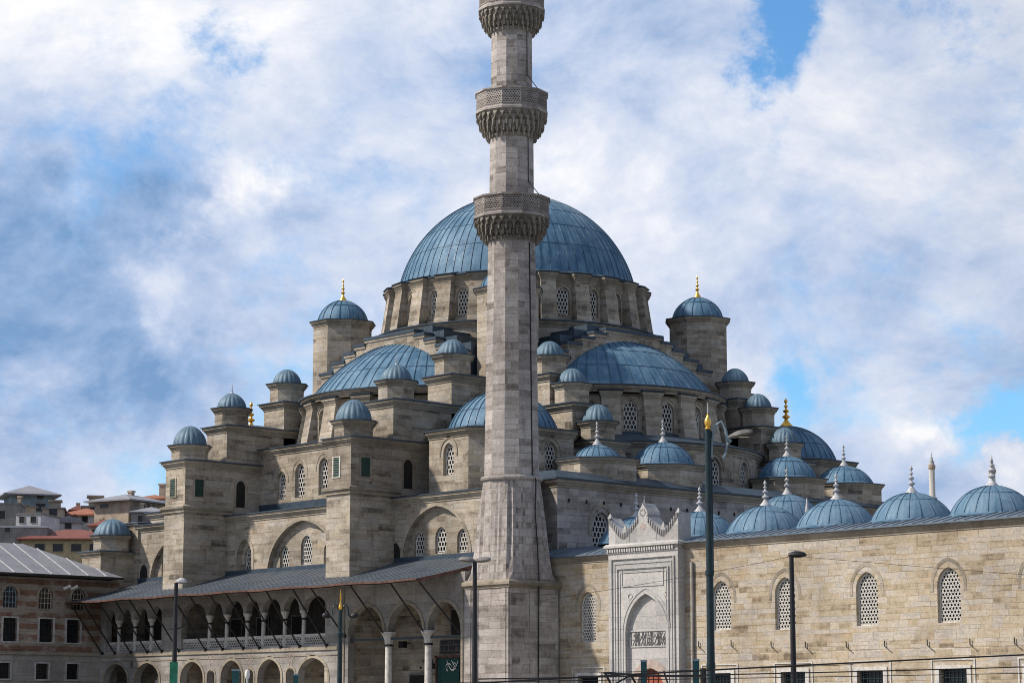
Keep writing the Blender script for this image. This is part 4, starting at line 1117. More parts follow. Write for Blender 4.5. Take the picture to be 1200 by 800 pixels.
for f in (-.56, .56, -1, 1):
    x = c_+hw*f*.985; z = crest_z(f); w = .28 if abs(f) < 1 else .16; hh_ = .6 if abs(f) < 1 else .25
    mb.rings([[(x-w, y0-.01, z-.05), (x+w, y0-.01, z-.05), (x+w, y0+.25, z-.05), (x-w, y0+.25, z-.05)], [(x-.02, y0+.1, z+hh_), (x+.02, y0+.1, z+hh_), (x+.02, y0+.14, z+hh_), (x-.02, y0+.14, z+hh_)]])
finial(mb, c_-.15, y0+.3, 14.8, .75, .12, 8)
for dx in (-1.2, 1.2): mb.box(c_+dx-.025, c_+dx+.025, y0-.03, y0, 12.7, 13.7)
mb.k = 1; mb.lathe(c_, y0, [(.001, 13.75)], 3) if False else None
q = [(c_+.2*cos(j*pi/8), y0-.02, 13.6+.2*sin(j*pi/8)) for j in range(16)]; mb.poly(*q)
for j in range(8):
    a = j*pi/4; q = [(c_+.23*cos(a)+.06*cos(t_*pi/3), y0-.015, 14.48+.2*sin(a)+.06*sin(t_*pi/3)) for t_ in range(6)]; mb.k = 2; mb.poly(*q)
build(mb, 'crest', ['marble', 'pink', 'ink'], P0, (c_, PY, 12.6))
# back of the niche with inscription and doorway
mb = MB(); yb = PY+.26
door = arch_pts(2.3, 3.6, 4.75, 0, 36.6)
wall(mb, (0, yb), E_, rect(34.6, 38.5, 0, 9.6), [door], .3)
band(mb, (0, yb), E_, rect(34.95, 38.2, 6.06, 7.1), -.07, .06, .02, True)
mb.k = 1
band(mb, (0, yb), E_, arch_pts(2.3, 3.6, 4.75, 0, 36.6), .55, .035)
build(mb, 'niche_back', ['marble', 'pink'], P0, (36.7, yb, 0))
mb = MB()
rnd = random.Random(4)
def stroke(pts, w):
    mb.rings([[(a-w*.3, yb-.035, b-w), (a+w*.3, yb-.035, b+w), (a+w*.3, yb+.01, b+w), (a-w*.3, yb+.01, b-w)] for a, b in pts], True, True, True)
for x0_ in (35.02, 35.12):
  x = x0_
  while x < 38.0:
      kx = rnd.random()
      if kx < .45:       # tall letter
          s_ = rnd.uniform(-.05, .08); stroke([(x+s_*i, 6.14+i*.22) for i in range(5)], .022)
          x += rnd.uniform(.07, .13)
      elif kx < .8:      # swept bowl
          r_ = rnd.uniform(.12, .2); cz = rnd.choice((6.35, 6.6, 6.75))
          stroke([(x+r_*(1+cos(pi+i*pi/7)), cz+r_*sin(pi+i*pi/7)*.8) for i in range(8)], .022); x += r_*.9
      else:              # long diagonal
          stroke([(x+.09*i, 6.18+.16*i+.03*sin(i)) for i in range(6)], .024); x += .16
      if rnd.random() < .7:
          dx, dz = x-rnd.random()*.2, rnd.uniform(6.2, 6.95); stroke([(dx, dz), (dx+.05, dz+.04)], .02)
build(mb, 'inscription', 'ink', P0, (36.7, yb, 6))
mb = MB(); mb.poly(*[(a, yb+.28, b) for a, b in door])
for i in range(-2, 3): mb.box(36.6+i*.42-.02, 36.6+i*.42+.02, yb+.22, yb+.28, 0, 4.6)
build(mb, 'door', 'red_door', P0, (36.85, yb, 0))

# ================================================================== PAVILION
VX = -20.43
V = thing('pavilion', 'striped brick and stone pavilion with a grey hipped lead roof at the mosque end', 'building', (VX, -36, 0))
mb = MB()
aw = [(-34.45, 10.1, 1.25, 1.7), (-31.3, 10.1, 1.25, 1.7), (-28.35, 10.1, 1.25, 1.65), (-38, 10.1, 1.25, 1.7)]
mw = [(-34.4, 7.5, 1.2, 1.8), (-31.2, 7.5, 1.2, 1.8), (-28.75, 7.5, 1.2, 1.8), (-37.6, 7.5, 1.2, 1.8)]
lw = [(-34.75, 4.65, .95, 1.2), (-31.45, 4.65, 1.1, 1.2), (-28.7, 4.65, 1.1, 1.2), (-38, 4.65, 1.1, 1.2)]
wall(mb, (VX, 0), Nn, rect(-46, -24.6, 6.6, 12.5), [arch_pts(w, z+h-w*.5, z+h, z, x) for x, z, w, h in aw]+[rect(x-w/2, x+w/2, z, z+h) for x, z, w, h in mw], .3)
mb.k = 3
wall(mb, (VX, 0), Nn, rect(-46, -24.6, 0, 6.6), [rect(x-w/2, x+w/2, z, z+h) for x, z, w, h in lw], .3)
mb.k = 0
mb.poly((VX, -24.6, 0), (-31, -24.6, 0), (-31, -24.6, 12.5), (VX, -24.6, 12.5)); mb.poly((VX, -46, 0), (-31, -46, 0), (-31, -46, 12.5), (VX, -46, 12.5))
mb.poly((-31, -46, 0), (-31, -24.6, 0), (-31, -24.6, 12.5), (-31, -46, 12.5))
mb.k = 1
mb.box(VX-.05, VX+.14, -46, -26.3, 6.5, 6.72)
for x, z, w, h in aw: band(mb, (VX, 0), Nn, arch_pts(w, z+h-w*.5, z+h, z+h*.5, x), .2, .03)
mb.k = 2
for x, z, w, h in mw+lw: band(mb, (VX, 0), Nn, rect(x-w/2, x+w/2, z, z+h), .2, .05, .02, True)
build(mb, 'pavilion_wall', ['pier', 'trim', 'pale_frame', 'pier_low'], V, (VX, -36, 0))
mb = MB(); e0, e1, e2, e3 = -19.35, -32.1, -47.2, -24.9
ev = [(e0, e2), (e0, e3), (e1, e3), (e1, e2)]
rg = [(-25.4, -41, 15.45), (-25.4, -30.6, 15.45)]
A_, B_, C_, D_ = [(x, y, 12.72) for x, y in ev]
mb.poly(A_, B_, rg[1], rg[0]); mb.poly(B_, C_, rg[1]); mb.poly(C_, D_, rg[0], rg[1]); mb.poly(D_, A_, rg[0])
mb.k = 1; mb.rings([[(x, y, 12.55) for x, y in ev], [(x, y, 12.715) for x, y in ev]], True, True)
mb.k = 2
for i in range(13):
    y = -46.4+i*1.66
    f = 1. if -41 <= y <= -30.6 else ((y-e2)/(-41-e2) if y < -41 else (e3-y)/(e3+30.6))
    f = max(0, min(1, f)); mb.tube([(e0, y, 12.75), (e0+(-25.4-e0)*f, y, 12.75+2.73*f)], .045, 5)
build(mb, 'hipped_roof', ['lead_grey', 'iron', 'finial_grey'], V, (-25.4, -36, 12.6))
for x, z, w, h in aw:
    mb = MB(); pts = arch_pts(w, z+h-w*.5, z+h, z, x); mb.poly(*[(VX-.28, a, b) for a, b in pts]); mb.k = 1
    for i in range(1, 4): mb.box(VX-.24, VX-.2, x-w/2+i*w/4-.025, x-w/2+i*w/4+.025, z, z+h-.15)
    for i in range(1, 4): mb.box(VX-.245, VX-.205, x-w/2, x+w/2, z+i*.4, z+i*.4+.045)
    band(mb, (VX-.22, 0), Nn, pts, -.08, .0, .04)
    build(mb, 'arched_window', ['pane', 'plaster_blue' if x < -33 else 'plaster_tan'], V, (VX, x, z))
for grp in (mw, lw):
    for x, z, w, h in grp:
        mb = MB(); mb.poly((VX-.28, x-w/2, z), (VX-.28, x+w/2, z), (VX-.28, x+w/2, z+h), (VX-.28, x-w/2, z+h)); mb.k = 1
        for i in range(1, 4): mb.box(VX-.16, VX-.12, x-w/2+i*w/4-.02, x-w/2+i*w/4+.02, z, z+h)
        for i in range(1, 5): mb.box(VX-.165, VX-.125, x-w/2, x+w/2, z+i*h/5, z+i*h/5+.04)
        build(mb, 'barred_window', ['pane', 'iron'], V, (VX, x, z))
for y in (-29.75, -29.1):
    mb = MB(); mb.tube([(VX+.02, y, 11.75), (VX+.35, y, 11.8)], .03, 5); mb.tube([(VX+.25, y-.1, 11.7), (VX+.75, y+.15, 11.9)], .12, 8)
    build(mb, 'floodlight', 'white', V, (VX, y, 11.75))

# small turret at the far end of the hall
Q = H
tier(Q, 'buttress_block', -25.0, -22.2, -25.3, -21.4, 0, 14.95, 'stone', .15, .8)
turret(Q, -23.4, -23.5, 15.0, 16.3, 1.4, 1.5, 1.35)
tier(Q, 'end_wall', -24.6, -21.6, -22.2, -16, 0, 17.35, 'stone', .1, .6)

# ================================================================== THINGS HUNG IN THE GALLERY
bn = thing('banner', 'green cloth banner with white writing hanging under the gallery arch by the minaret', 'banner', (17.4, -22.15, 0))
mb = MB(); n = 14
mb.rings([[(16.25+2.35*i/n, -22.2+.06*sin(i*1.7), z) for z in (0.3, 2, 4, 5.7)] for i in range(n+1)], False)
build(mb, 'cloth', 'banner', bn, (17.4, -22.15, 3), 60)
mb = MB(); rnd = random.Random(11)
def st2(pts, w): mb.rings([[(a, -22.275, b-w), (a, -22.275, b+w)] for a, b in pts], False)
st2([(17.35+.16*i, 5.5-.35*i+.05*i*i) for i in range(8)], .06); st2([(17.5+.3*cos(i*.5), 5.1+.25*sin(i*.5)) for i in range(10)], .05)
st2([(17.8+.1*i, 5.55-.12*i) for i in range(6)], .05); st2([(18.1+.16*cos(i*.6), 5.2+.2*sin(i*.6)) for i in range(9)], .04); st2([(17.3+.02*i, 5.6-.16*i) for i in range(6)], .05)
st2([(16.45+.01*i, 5.1-.2*i) for i in range(5)], .03)
build(mb, 'white_writing', 'white', bn, (17.8, -22.27, 5))
mb = MB(); mb.box(16.1, 16.25, -22.3, -22.1, 0, 5.9); mb.box(16.1, 18.75, -22.3, -22.1, 5.75, 5.9); build(mb, 'wooden_frame', 'red_trim', bn, (17.4, -22.2, 5.8))
pl = thing('inscription_panel', 'black panel of pale carved calligraphy on the gallery wall above the green banner', 'sign', (17.6, -22.1, 6.1))
mb = MB(); mb.box(16.4, 18.8, -22.16, -22.03, 6.05, 6.95); build(mb, 'panel', 'iron', pl, (17.6, -22.1, 6.1))
mb = MB(); rnd = random.Random(5)
for row in (6.15, 6.55):
    x = 16.5
    while x < 18.6:
        r_ = rnd.uniform(.06, .11)
        mb.rings([[(x+r_+r_*cos(t_), -22.175, row+.14+r_*sin(t_)-.018), (x+r_+r_*cos(t_), -22.175, row+.14+r_*sin(t_)+.018)] for t_ in [pi*rnd.uniform(.8, 1)+i*.6 for i in range(6)]], False)
        if rnd.random() < .5: mb.rings([[(x, -22.175, row+.02+i*.1), (x+.035, -22.175, row+.02+i*.1)] for i in range(4)], False)
        x += r_*1.6
build(mb, 'calligraphy', 'plaster_grey', pl, (17.6, -22.17, 6.1))
fl = MB(); fl.box(12.95, 13.45, -23.0, -22.6, 6.5, 6.95); fl.tube([(13.2, -22.1, 6.8), (13.2, -22.8, 6.9)], .04, 5)
tag(build(fl, 'floodlight', 'iron', None, (13.2, -22.4, 6.7)), 'small black floodlight fixed to the wall inside the gallery arch', 'floodlight')
# little lettering on the gallery wall
lt = MB()
def bar_(x0_, x1_, z0_, z1_): lt.box(x0_, x1_, -22.1, -22.02, z0_, z1_)
bar_(15.15, 15.24, 5.0, 5.6); bar_(15.24, 15.42, 5.27, 5.35); bar_(15.42, 15.51, 5.0, 5.6); bar_(15.58, 15.82, 5.03, 5.1); bar_(15.58, 15.66, 5.03, 5.35); bar_(15.75, 15.83, 5.0, 5.38); bar_(15.58, 15.82, 5.3, 5.38); bar_(14.2, 14.3, 5.05, 5.2)
tag(build(lt, 'wall_letters', 'iron', None, (15.5, -22.06, 5.2)), 'black Ha letters on the gallery back wall left of the green banner', 'lettering')

# ================================================================== DISTANT MINARETS
def far_minaret(x, y, ztop, zbal, r, label):
    t = thing('distant_minaret', label, 'minaret', (x, y, 0), 'far minarets')
    mb = MB(); mb.lathe(x, y, [(r*1.9, 0), (r*1.8, zbal-4), (r*1.05, zbal-3), (r, zbal+6)], 12); build(mb, 'shaft', 'white_frame', t, (x, y, 0), 30)
    mb = MB(); mb.lathe(x, y, [(r*1.1, zbal-.6), (r*1.65, zbal), (r*1.65, zbal+1), (r, zbal+1)], 14)
    mb.lathe(x, y, [(r, zbal+6), (r*1.3, zbal+6.4), (r*1.3, zbal+6.8), (r*.9, zbal+7)], 14); build(mb, 'balcony', 'plaster_tan', t, (x, y, zbal))
    mb = MB(); zz = zbal+7; hh = ztop-zz
    mb.lathe(x, y, [(r*.95, zz), (r*.8, zz+hh*.2), (r*.95, zz+hh*.22), (r*.95, zz+hh*.26), (r*.55, zz+hh*.28), (r*.45, zz+hh*.48), (r*.55, zz+hh*.5), (r*.3, zz+hh*.56), (.03, ztop)], 12)
    build(mb, 'spire', 'finial_grey', t, (x, y, zz), 40)
far_minaret(-116.2, 205.7, 48.4, 39.2, .52, 'slender pale minaret far beyond the courtyard domes, standing alone against the sky')
far_minaret(-107.6, 211.8, 47.6, 38.2, .52, 'distant minaret spire just left of the rightmost dome finial')

# ================================================================== STREET FURNITURE
def pole(parent, x, y, h, r0, r1, mat='green_paint', rings=()):
    mb = MB(); mb.lathe(x, y, [(r0*2.2, 0), (r0*2.2, .25), (r0*1.4, .5), (r0*1.3, 1.2), (r0, 1.35), (r1, h)], 14, cap1=True)
    for z in rings: mb.lathe(x, y, [(r1*1.0, z-.09), (r1*1.55, z-.06), (r1*1.55, z+.06), (r1*1.0, z+.09)], 14)
    return build(mb, 'pole', mat, parent, (x, y, 0), 40)
def flat_head(parent, c, ax, ln, w, tilt=.06, mat='iron', glass=True):
    """cobra-head luminaire pointing along ax"""
    ax = Vector(ax).normalized(); sd = Vector((-ax.y, ax.x, 0)); c = Vector(c); mb = MB()
    rs = []
    for f, ww, hh in ((0, .25, .05), (.15, .6, .08), (.4, .95, .11), (.7, 1., .10), (.9, .7, .07), (1, .25, .03)):
        p = c+ax*ln*f+Vector((0, 0, tilt*ln*f))
        rs.append([p+sd*w*ww*cos(q*pi/4)*.5+Vector((0, 0, hh*sin(q*pi/4)*(1.1 if q < 4 else .55))) for q in range(8)])
    mb.rings(rs, True, True, True)
    o = build(mb, 'lamp_head', mat, parent, c, 50)
    if glass:
        mb = MB(); pts = []
        for q in range(12):
            p = c+ax*ln*(.55+.33*cos(q*pi/6))+sd*w*.36*sin(q*pi/6); pts.append((p.x, p.y, p.z+tilt*ln*.55-.065))
        mb.poly(*pts); build(mb, 'lens', 'lamp_glass', o, c)
    return o
RT = Vector((sin(AZ), cos(AZ), 0))       # along the street
def at(px, d, h=0.):
    """ground point seen at photo column px, d metres from the viewer"""
    r = Vector((cam.location.x, cam.location.y, 0)); f2 = Vector((fwd.x, fwd.y, 0)).normalized()
    r2 = Vector((f2.y, -f2.x, 0)); v = (f2+r2*((px-600)/2762)).normalized(); p = r+v*d; return p.x, p.y
x, y = at(834, 60)
t = thing('street_lamp', 'tall dark green lamp post with a gold ball top and one curled arm', 'street lamp', (x, y, 0))
pole(t, x, y, 9.05, .11, .075, 'green_paint', (5.35, 3.0))
mb = MB(); mb.tube([(x+.075*RT.x*s_, y+.075*RT.y*s_, z) for s_ in (1,) for z in (5.4, 9.0)], .035, 6) ; build(mb, 'conduit', 'green_paint', t, (x, y, 5.4))
mb = MB(); mb.lathe(x, y, [(.06, 9.03), (.085, 9.06), (.05, 9.1), (.075, 9.15), (.09, 9.23), (.075, 9.31), (.03, 9.37), (.018, 9.45)], 16); build(mb, 'gold_ball', 'gold', t, (x, y, 9.2), 60)
mb = MB(); mb.tube([(x, y, 9.4), (x, y, 9.75)], .014, 6); build(mb, 'spike', 'finial_grey', t, (x, y, 9.5))
mb = MB()
cr = [(.08, 8.3), (.1, 8.75), (.2, 9.15), (.34, 9.25), (.45, 9.05), (.5, 8.7), (.45, 8.42), (.38, 8.3)]
mb.tube([(x+RT.x*a, y+RT.y*a, b) for a, b in cr], .04, 6); mb.tube([(x+RT.x*a, y+RT.y*a, b) for a, b in [(.45, 9.0), (.52, 8.8), (.6, 8.72)]], .045, 6)
build(mb, 'scroll_arm', 'plaster_blue', t, (x, y, 8.7), 60)
flat_head(t, (x+RT.x*.5, y+RT.y*.5, 8.82), RT, .66, .32, .25, 'soffit')
x, y = at(931, 62)
t = thing('street_lamp', 'thin black lamp post with one flat oval head before the courtyard windows', 'street lamp', (x, y, 0))
pole(t, x, y, 5.9, .085, .06, 'iron'); flat_head(t, (x-RT.x*.08, y-RT.y*.08, 5.92), RT, .48, .3, .0, 'iron')
x, y = at(556, 72)
t = thing('street_lamp', 'black lamp post with two flat oval heads in front of the minaret base', 'street lamp', (x, y, 0))
pole(t, x, y, 6.45, .09, .065, 'iron')
for sgn in (1, -1): flat_head(t, (x, y, 6.45), RT*sgn, .5, .3, .1, 'plaster_grey')
x, y = at(203, 72)
t = thing('street_lamp', 'dark lamp post carrying a green sign, at the left end of the gallery', 'street lamp', (x, y, 0))
pole(t, x, y, 5.75, .085, .06, 'iron'); flat_head(t, (x, y, 5.78), RT, .32, .22, .0, 'finial_grey')
mb = MB(); mb.tube([(x, y, 4.35), (x+RT.x*.2, y+RT.y*.2, 4.4), (x+RT.x*.35, y+RT.y*.35, 4.6)], .02, 5); mb.tube([(x, y, 4.35), (x-RT.x*.25, y-RT.y*.25, 4.36)], .02, 5); build(mb, 'bracket', 'iron', t, (x, y, 4.4))
mb = MB(); n_ = -Vector((fwd.x, fwd.y, 0)).normalized()*.1
for (z0, z1, kk) in ((2.72, 3.36, 0), (2.2, 2.7, 1)):
    mb.k = kk; a = Vector((x, y, 0))+n_-RT*.12; b = a+RT*.24; c2 = b+n_*.4; d2 = a+n_*.4
    mb.prism([(a.x, a.y), (b.x, b.y), (c2.x, c2.y), (d2.x, d2.y)], z0, z1)
build(mb, 'sign', ['sign_green', 'plaster_blue'], t, (x, y, 3))
x, y = at(397.5, 72)
t = thing('street_lamp', 'dark green lamp post with gold spike and two bent arms before the gallery', 'street lamp', (x, y, 0))
pole(t, x, y, 4.95, .085, .065, 'green_paint', (4.2,))
mb = MB(); mb.lathe(x, y, [(.04, 4.93), (.065, 4.98), (.07, 5.04), (.03, 5.12), (.018, 5.25), (.03, 5.29), (.004, 5.6)], 12); build(mb, 'gold_spike', 'gold', t, (x, y, 5), 50)
for sgn in (1, -1):
    mb = MB(); mb.tube([(x+RT.x*a*sgn, y+RT.y*a*sgn, b) for a, b in [(.04, 4.9), (.1, 5.08), (.17, 5.12), (.24, 5.0), (.26, 4.8), (.33, 4.72)]], .025, 6); build(mb, 'arm', 'green_paint', t, (x, y, 5), 60)
    flat_head(t, (x+RT.x*.3*sgn, y+RT.y*.3*sgn, 4.74), RT*sgn, .26, .15, .12, 'iron', False)
# teal posts
for (px, d, h, w, lab) in ((755, 60, 3.1, .075, 'teal post with flat top in front of the marble portal'), (816.5, 60, 3.12, .08, 'teal post just left of the tall green lamp post'),
                           (275, 66, 2.98, .10, 'wide teal post before the second round arch of the gallery'), (346, 66, 2.86, .07, 'narrow teal post before the gallery arches, left of the gold spiked lamp')):
    x, y = at(px, d)
    t = thing('bollard_post', lab, 'post', (x, y, 0), 'teal posts along the tram line')
    a = Vector((x, y, 0))-RT*w; b = Vector((x, y, 0))+RT*w; nn_ = Vector((fwd.x, fwd.y, 0)).normalized()*w*.8
    mb = MB(); mb.prism([(a.x, a.y), (b.x, b.y), ((b+nn_).x, (b+nn_).y), ((a+nn_).x, (a+nn_).y)], 0, h); build(mb, 'post', 'teal', t, (x, y, 0))
    q = RT*w*.12; mb = MB(); mb.prism([((a-q).x, (a-q).y), ((b+q).x, (b+q).y), ((b+nn_+q).x, (b+nn_+q).y), ((a+nn_-q).x, (a+nn_-q).y)], h, h+.05); build(mb, 'cap', 'plaster_blue', t, (x, y, h))
x, y = at(289, 66)
mb = MB(); mb.lathe(x, y, [(.03, 0), (.03, 2.75), (.06, 2.8), (.08, 2.9), (.05, 3.0), (.001, 3.02)], 10)
tag(build(mb, 'small_lamp', 'white', None, (x, y, 0), 40), 'little white topped lamp between the two teal posts by the gallery', 'lamp')
# tram line bracket arm and overhead wires
def P3(px, py, d):
    v = fwd*2727+Vector((fwd.y, -fwd.x, 0)).normalized()*(px-600)+Vector((0, 0, 0))
    r2 = Vector((fwd.y, -fwd.x, 0)).normalized(); up = r2.cross(fwd)
    v = fwd*2727+r2*(px-600)+up*(400-py); k = d/sqrt(v.x**2+v.y**2); p = Vector(cam.location)+v*k
    return (p.x, p.y, p.z)
t = thing('tram_wire_bracket', 'black steel bracket arm carrying tram wires in front of the marble portal', 'bracket arm', (*at(815, 58), 0))
mb = MB(); mb.tube([P3(708, 788, 54), P3(760, 791, 55.5), P3(826, 792, 58)], .03, 6); mb.tube([P3(709, 788, 54), P3(722, 812, 54.2)], .028, 6); mb.tube([P3(740, 791, 55), P3(752, 814, 55.2)], .028, 6); mb.tube([P3(778, 786, 56.4), P3(786, 812, 56.5)], .02, 6); mb.tube([P3(700, 812, 54), P3(740, 790, 55)], .02, 6)
build(mb, 'arm', 'iron', t, P3(760, 791, 55.5))
mb = MB(); x, y = at(825, 58.2); mb.lathe(x, y, [(.1, 0), (.08, 2.9)], 10); build(mb, 'mast', 'iron', t, (x, y, 0))
wires = [((560, 800, 52), (900, 781, 56), (1260, 764, 60), .02, 'thick overhead tram cable rising to the right across the courtyard wall'),
         ((560, 795, 50), (930, 788, 54), (1260, 779, 58), .014, 'middle overhead wire crossing the lower courtyard windows'),
         ((520, 799, 49), (930, 793, 53), (1260, 787, 57), .009, 'lowest thin overhead wire crossing the lower courtyard windows'),
         ((690, 787, 57), (800, 785, 58), (1000, 778, 60), .008, 'thin overhead wire just above the tram wire bracket'),
         ((640, 702, 62), (800, 676, 66), (935, 650, 62), .006, 'faint cable slanting up across the portal to the black lamp post'),
         ((931, 651, 62), (1060, 662, 66), (1240, 676, 70), .006, 'faint cable slanting down right from the black lamp post')]
for a, b, c, r, lab in wires:
    A3, B3, C3 = Vector(P3(*a)), Vector(P3(*b)), Vector(P3(*c)); pts = []
    for i in range(17):
        u = i/16; pts.append(A3*(1-u)*(1-2*u)+B3*4*u*(1-u)+C3*u*(2*u-1))
    mb = MB(); mb.tube(pts, r, 5)
    tag(build(mb, 'overhead_wire', 'iron', None, B3), lab, 'wire', 'overhead wires')

# ================================================================== HOUSES ON THE HILL
def axes(px, d):
    x, y = at(px, d); return Vector((x, y, 0))
def house(label, px, d, w, dep, z0, z1, wallm, roofm, rise, over=.5, yaw=0., wins=(), chim=False, gable=False, name='house', z_low=None):
    c = axes(px, d); t = thing(name, label, 'house', (c.x, c.y, z0), 'houses on the hill')
    f2 = Vector((fwd.x, fwd.y, 0)).normalized(); r2 = Vector((f2.y, -f2.x, 0))
    u = r2*cos(yaw)+f2*sin(yaw); v = f2*cos(yaw)-r2*sin(yaw)
    Pq = lambda a, b, z: tuple(c+u*a+v*b+Vector((0, 0, z)))
    mb = MB(); mb.rings([[Pq(-w/2, -dep/2, z), Pq(w/2, -dep/2, z), Pq(w/2, dep/2, z), Pq(-w/2, dep/2, z)] for z in (z0-9, z1)], True, False, True)
    build(mb, 'wall', wallm, t, tuple(c+Vector((0, 0, z0))))
    mb = MB(); o = over; a_, b_ = w/2+o, dep/2+o
    base = [Pq(-a_, -b_, z1), Pq(a_, -b_, z1), Pq(a_, b_, z1), Pq(-a_, b_, z1)]
    low = [Pq(-a_, -b_, z1-.18), Pq(a_, -b_, z1-.18), Pq(a_, b_, z1-.18), Pq(-a_, b_, z1-.18)]
    mb.rings([low, base], True, True)
    if rise > 0:
        k = 0 if gable else min(a_, b_)*.95
        if a_ >= b_: r0, r1 = Pq(-a_+k, 0, z1+rise), Pq(a_-k, 0, z1+rise); mb.poly(base[0], base[1], r1, r0); mb.poly(base[1], base[2], r1); mb.poly(base[2], base[3], r0, r1); mb.poly(base[3], base[0], r0)
        else: r0, r1 = Pq(0, -b_+k, z1+rise), Pq(0, b_-k, z1+rise); mb.poly(base[0], base[1], r0); mb.poly(base[1], base[2], r1, r0); mb.poly(base[2], base[3], r1); mb.poly(base[3], base[0], r0, r1)
    else: mb.poly(*base)
    rf = build(mb, 'roof', roofm, t, tuple(c+Vector((0, 0, z1))))
    for (wx, wz, ww, wh, side) in wins:
        mb = MB()
        if side == 0: q = lambda a, z, k: Pq(wx+a, -dep/2-k, z)
        else: q = lambda a, z, k: Pq(w/2+k, wx+a, z)
        mb.k = 1; mb.rings([[q(-ww/2-.05, wz-.05, .06), q(ww/2+.05, wz-.05, .06), q(ww/2+.05, wz+wh+.05, .06), q(-ww/2-.05, wz+wh+.05, .06)], [q(-ww/2, wz, .06), q(ww/2, wz, .06), q(ww/2, wz+wh, .06), q(-ww/2, wz+wh, .06)], [q(-ww/2, wz, .015), q(ww/2, wz, .015), q(ww/2, wz+wh, .015), q(-ww/2, wz+wh, .015)]])
        mb.k = 0; mb.poly(q(-ww/2, wz, .012), q(ww/2, wz, .012), q(ww/2, wz+wh, .012), q(-ww/2, wz+wh, .012))
        build(mb, 'window', ['pane', 'plaster_tan'], t, q(0, wz, .02))
    if chim:
        cx, cw, ch = chim
        mb = MB(); mb.rings([[Pq(cx-cw, -cw, z), Pq(cx+cw, -cw, z), Pq(cx+cw, cw, z), Pq(cx-cw, cw, z)] for z in (z1-.1, z1+ch)], True, False, True)
        mb.rings([[Pq(cx-cw*1.3, -cw*1.3, z), Pq(cx+cw*1.3, -cw*1.3, z), Pq(cx+cw*1.3, cw*1.3, z), Pq(cx-cw*1.3, cw*1.3, z)] for z in (z1+ch, z1+ch+.25)], True, True, True)
        build(mb, 'chimney', 'plaster_tan', rf, Pq(cx, 0, z1))
    return t
def zp(py, d): return 1.7+d*math.tan(PITCH+math.atan((400-py)/2727))
def ww_(px, d): return px*d/2760
d = 330
house('blue grey house with round windows under a grey hipped roof on the skyline', 24, d, ww_(46, d), 7, zp(612, d), zp(587, d), 'plaster_blue', 'lead_grey', zp(575, d)-zp(587, d), 1.2, .35,
      [(-1.6, zp(592, d), .9, .5, 0), (1.2, zp(592, d), .9, .5, 0), (1.3, zp(606, d), 1.3, 1.1, 0)])
d = 305
house('tan square tower house with low grey hipped roof right of the orange roof', 147, d, ww_(52, d), 7.5, zp(612, d), zp(592, d), 'plaster_tan', 'lead_grey', zp(583, d)-zp(592, d), 1.0, -.55,
      [(-1.2, zp(600, d), 1.4, .5, 0), (-.8, zp(601, d), .35, .7, 1), (.1, zp(601, d), .35, .7, 1), (1.0, zp(601, d), .35, .7, 1)], chim=(0, .3, 1.3))
d = 290
house('long yellow house with a dark red tiled roof behind the pavilion', 80, d, ww_(104, d), 9, zp(660, d), zp(637.5, d), 'plaster_yellow', 'tiles_red', zp(624, d)-zp(637.5, d), .5, .0,
      [(-3.2, zp(652, d), 1.2, .9, 0), (-1.0, zp(652, d), 1.2, .9, 0), (1.2, zp(652, d), 1.2, .9, 0), (3.4, zp(652, d), 1.2, .9, 0)])
d = 312
house('low pale house with an orange tiled roof', 98, d, ww_(46, d), 7, zp(630, d), zp(609, d), 'plaster_white', 'tiles_orange', zp(600, d)-zp(609, d), .4, -.25, [(-1.2, zp(618, d), .8, .8, 0), (1.0, zp(618, d), .8, .8, 0)], chim=(1.8, .35, 1.0))
d = 318
house('small red tiled house with a chimney behind the tan tower house', 178, d, ww_(40, d), 6, zp(610, d), zp(589, d), 'plaster_white', 'tiles_orange', zp(583, d)-zp(589, d), .3, -.2, [(-.8, zp(602, d), .7, .9, 0), (.8, zp(602, d), .7, .9, 0)], chim=(.8, .4, 2.0))
d = 322
house('stone house with flat roof and stout chimney between the two hipped roofs', 101, d, ww_(24, d), 5, zp(612, d), zp(598, d), 'plaster_tan', 'plaster_grey', 0, .15, .2, [(0, zp(606, d), .7, .8, 0)], chim=(.4, .9, 1.3))
d = 300
house('dark grey rendered block with flat roof at the left edge', 3, d, ww_(30, d), 6, zp(640, d), zp(597, d), 'plaster_grey', 'plaster_grey', 0, .1, .1, [(-.6, zp(615, d), .8, 1.0, 0)])
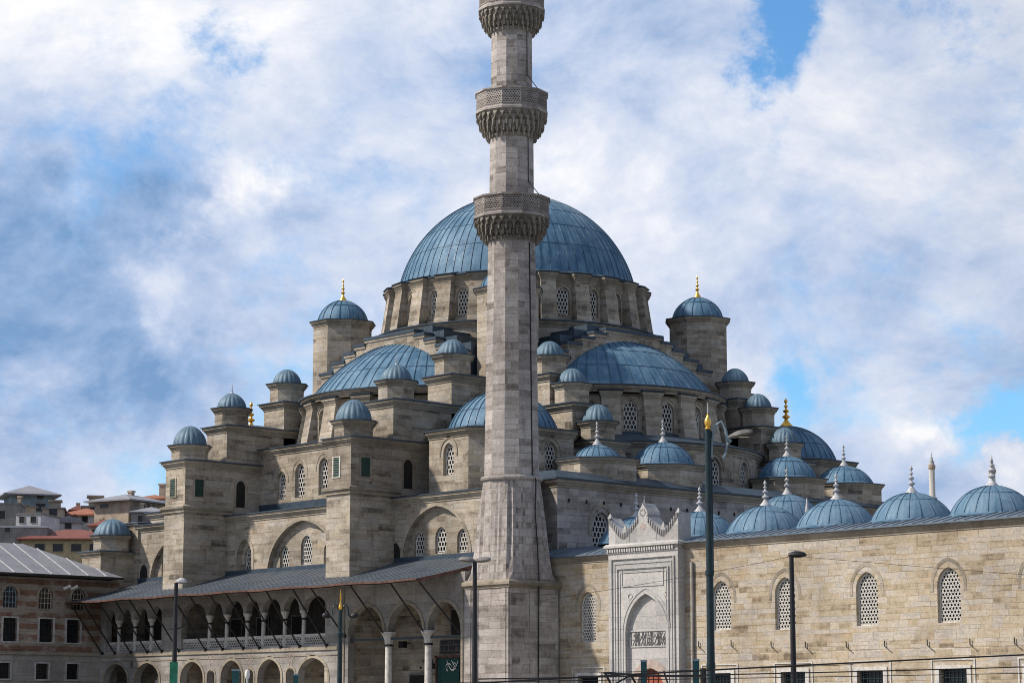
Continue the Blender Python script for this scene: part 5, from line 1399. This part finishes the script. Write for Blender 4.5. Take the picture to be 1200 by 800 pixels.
house('white plaster house with flat roof beside the dark grey block', 37, d-4, ww_(30, d), 6, zp(640, d), zp(611, d), 'plaster_white', 'plaster_grey', 0, .1, -.2, [(-.8, zp(622, d), .7, .8, 0), (.7, zp(622, d), .7, .8, 0)])
d = 308
house('grey stone house with a small square turret right of the blue grey house', 56, d, ww_(24, d), 6, zp(630, d), zp(601, d), 'plaster_tan', 'plaster_grey', 0, .2, .15, [(0, zp(612, d), 1.0, 1.2, 0)], chim=(.1, .7, .9))
d = 303
house('white gabled house below the grey stone turret house', 70, d, ww_(30, d), 6, zp(640, d), zp(617, d), 'plaster_white', 'lead_grey', zp(610, d)-zp(617, d), .3, .3, [(0, zp(625, d), .8, .8, 0)], gable=True)
d = 296
house('low grey walled house with a pale coping beneath the left skyline houses', 20, d-6, ww_(60, d), 5, zp(650, d), zp(627, d), 'plaster_grey', 'plaster_white', 0, .1, .05, [(-1.5, zp(634, d), .7, .7, 0)])

rnd = random.Random(21)
more = [(12, 318, 26, 606, 597, 'plaster_tan', 'plaster_grey', 'narrow tan house with flat roof under the blue grey house'),
        (48, 300, 22, 640, 622, 'plaster_white', 'plaster_grey', 'small white flat roofed house left of the yellow house'),
        (84, 326, 20, 612, 603, 'plaster_blue', 'tiles_red', 'small blue house with a dark red roof on the skyline'),
        (120, 298, 26, 640, 620, 'plaster_tan', 'tiles_red', 'tan house with a dark red roof below the tower house'),
        (172, 300, 44, 622, 604, 'plaster_grey', 'lead_grey', 'grey house with a pale metal roof beside the tall stair tower'),
        (30, 336, 20, 606, 595, 'plaster_grey', 'plaster_grey', 'grey chimney block with flat top behind the blue grey house')]
for (px, d, w, y0, y1, wm_, rm_, lab) in more:
    wd = ww_(w, d)
    house(lab, px, d, wd, 5, zp(y0, d), zp(y1, d), wm_, rm_, 0 if 'flat' in lab else .8, .25, rnd.uniform(-.4, .4),
          [(-wd*.25, zp(y1, d)-1.3, .6, .8, 0), (wd*.22, zp(y1, d)-1.3, .6, .8, 0)], chim=(rnd.uniform(-.3, .3)*wd, .22, rnd.uniform(.6, 1.2)))
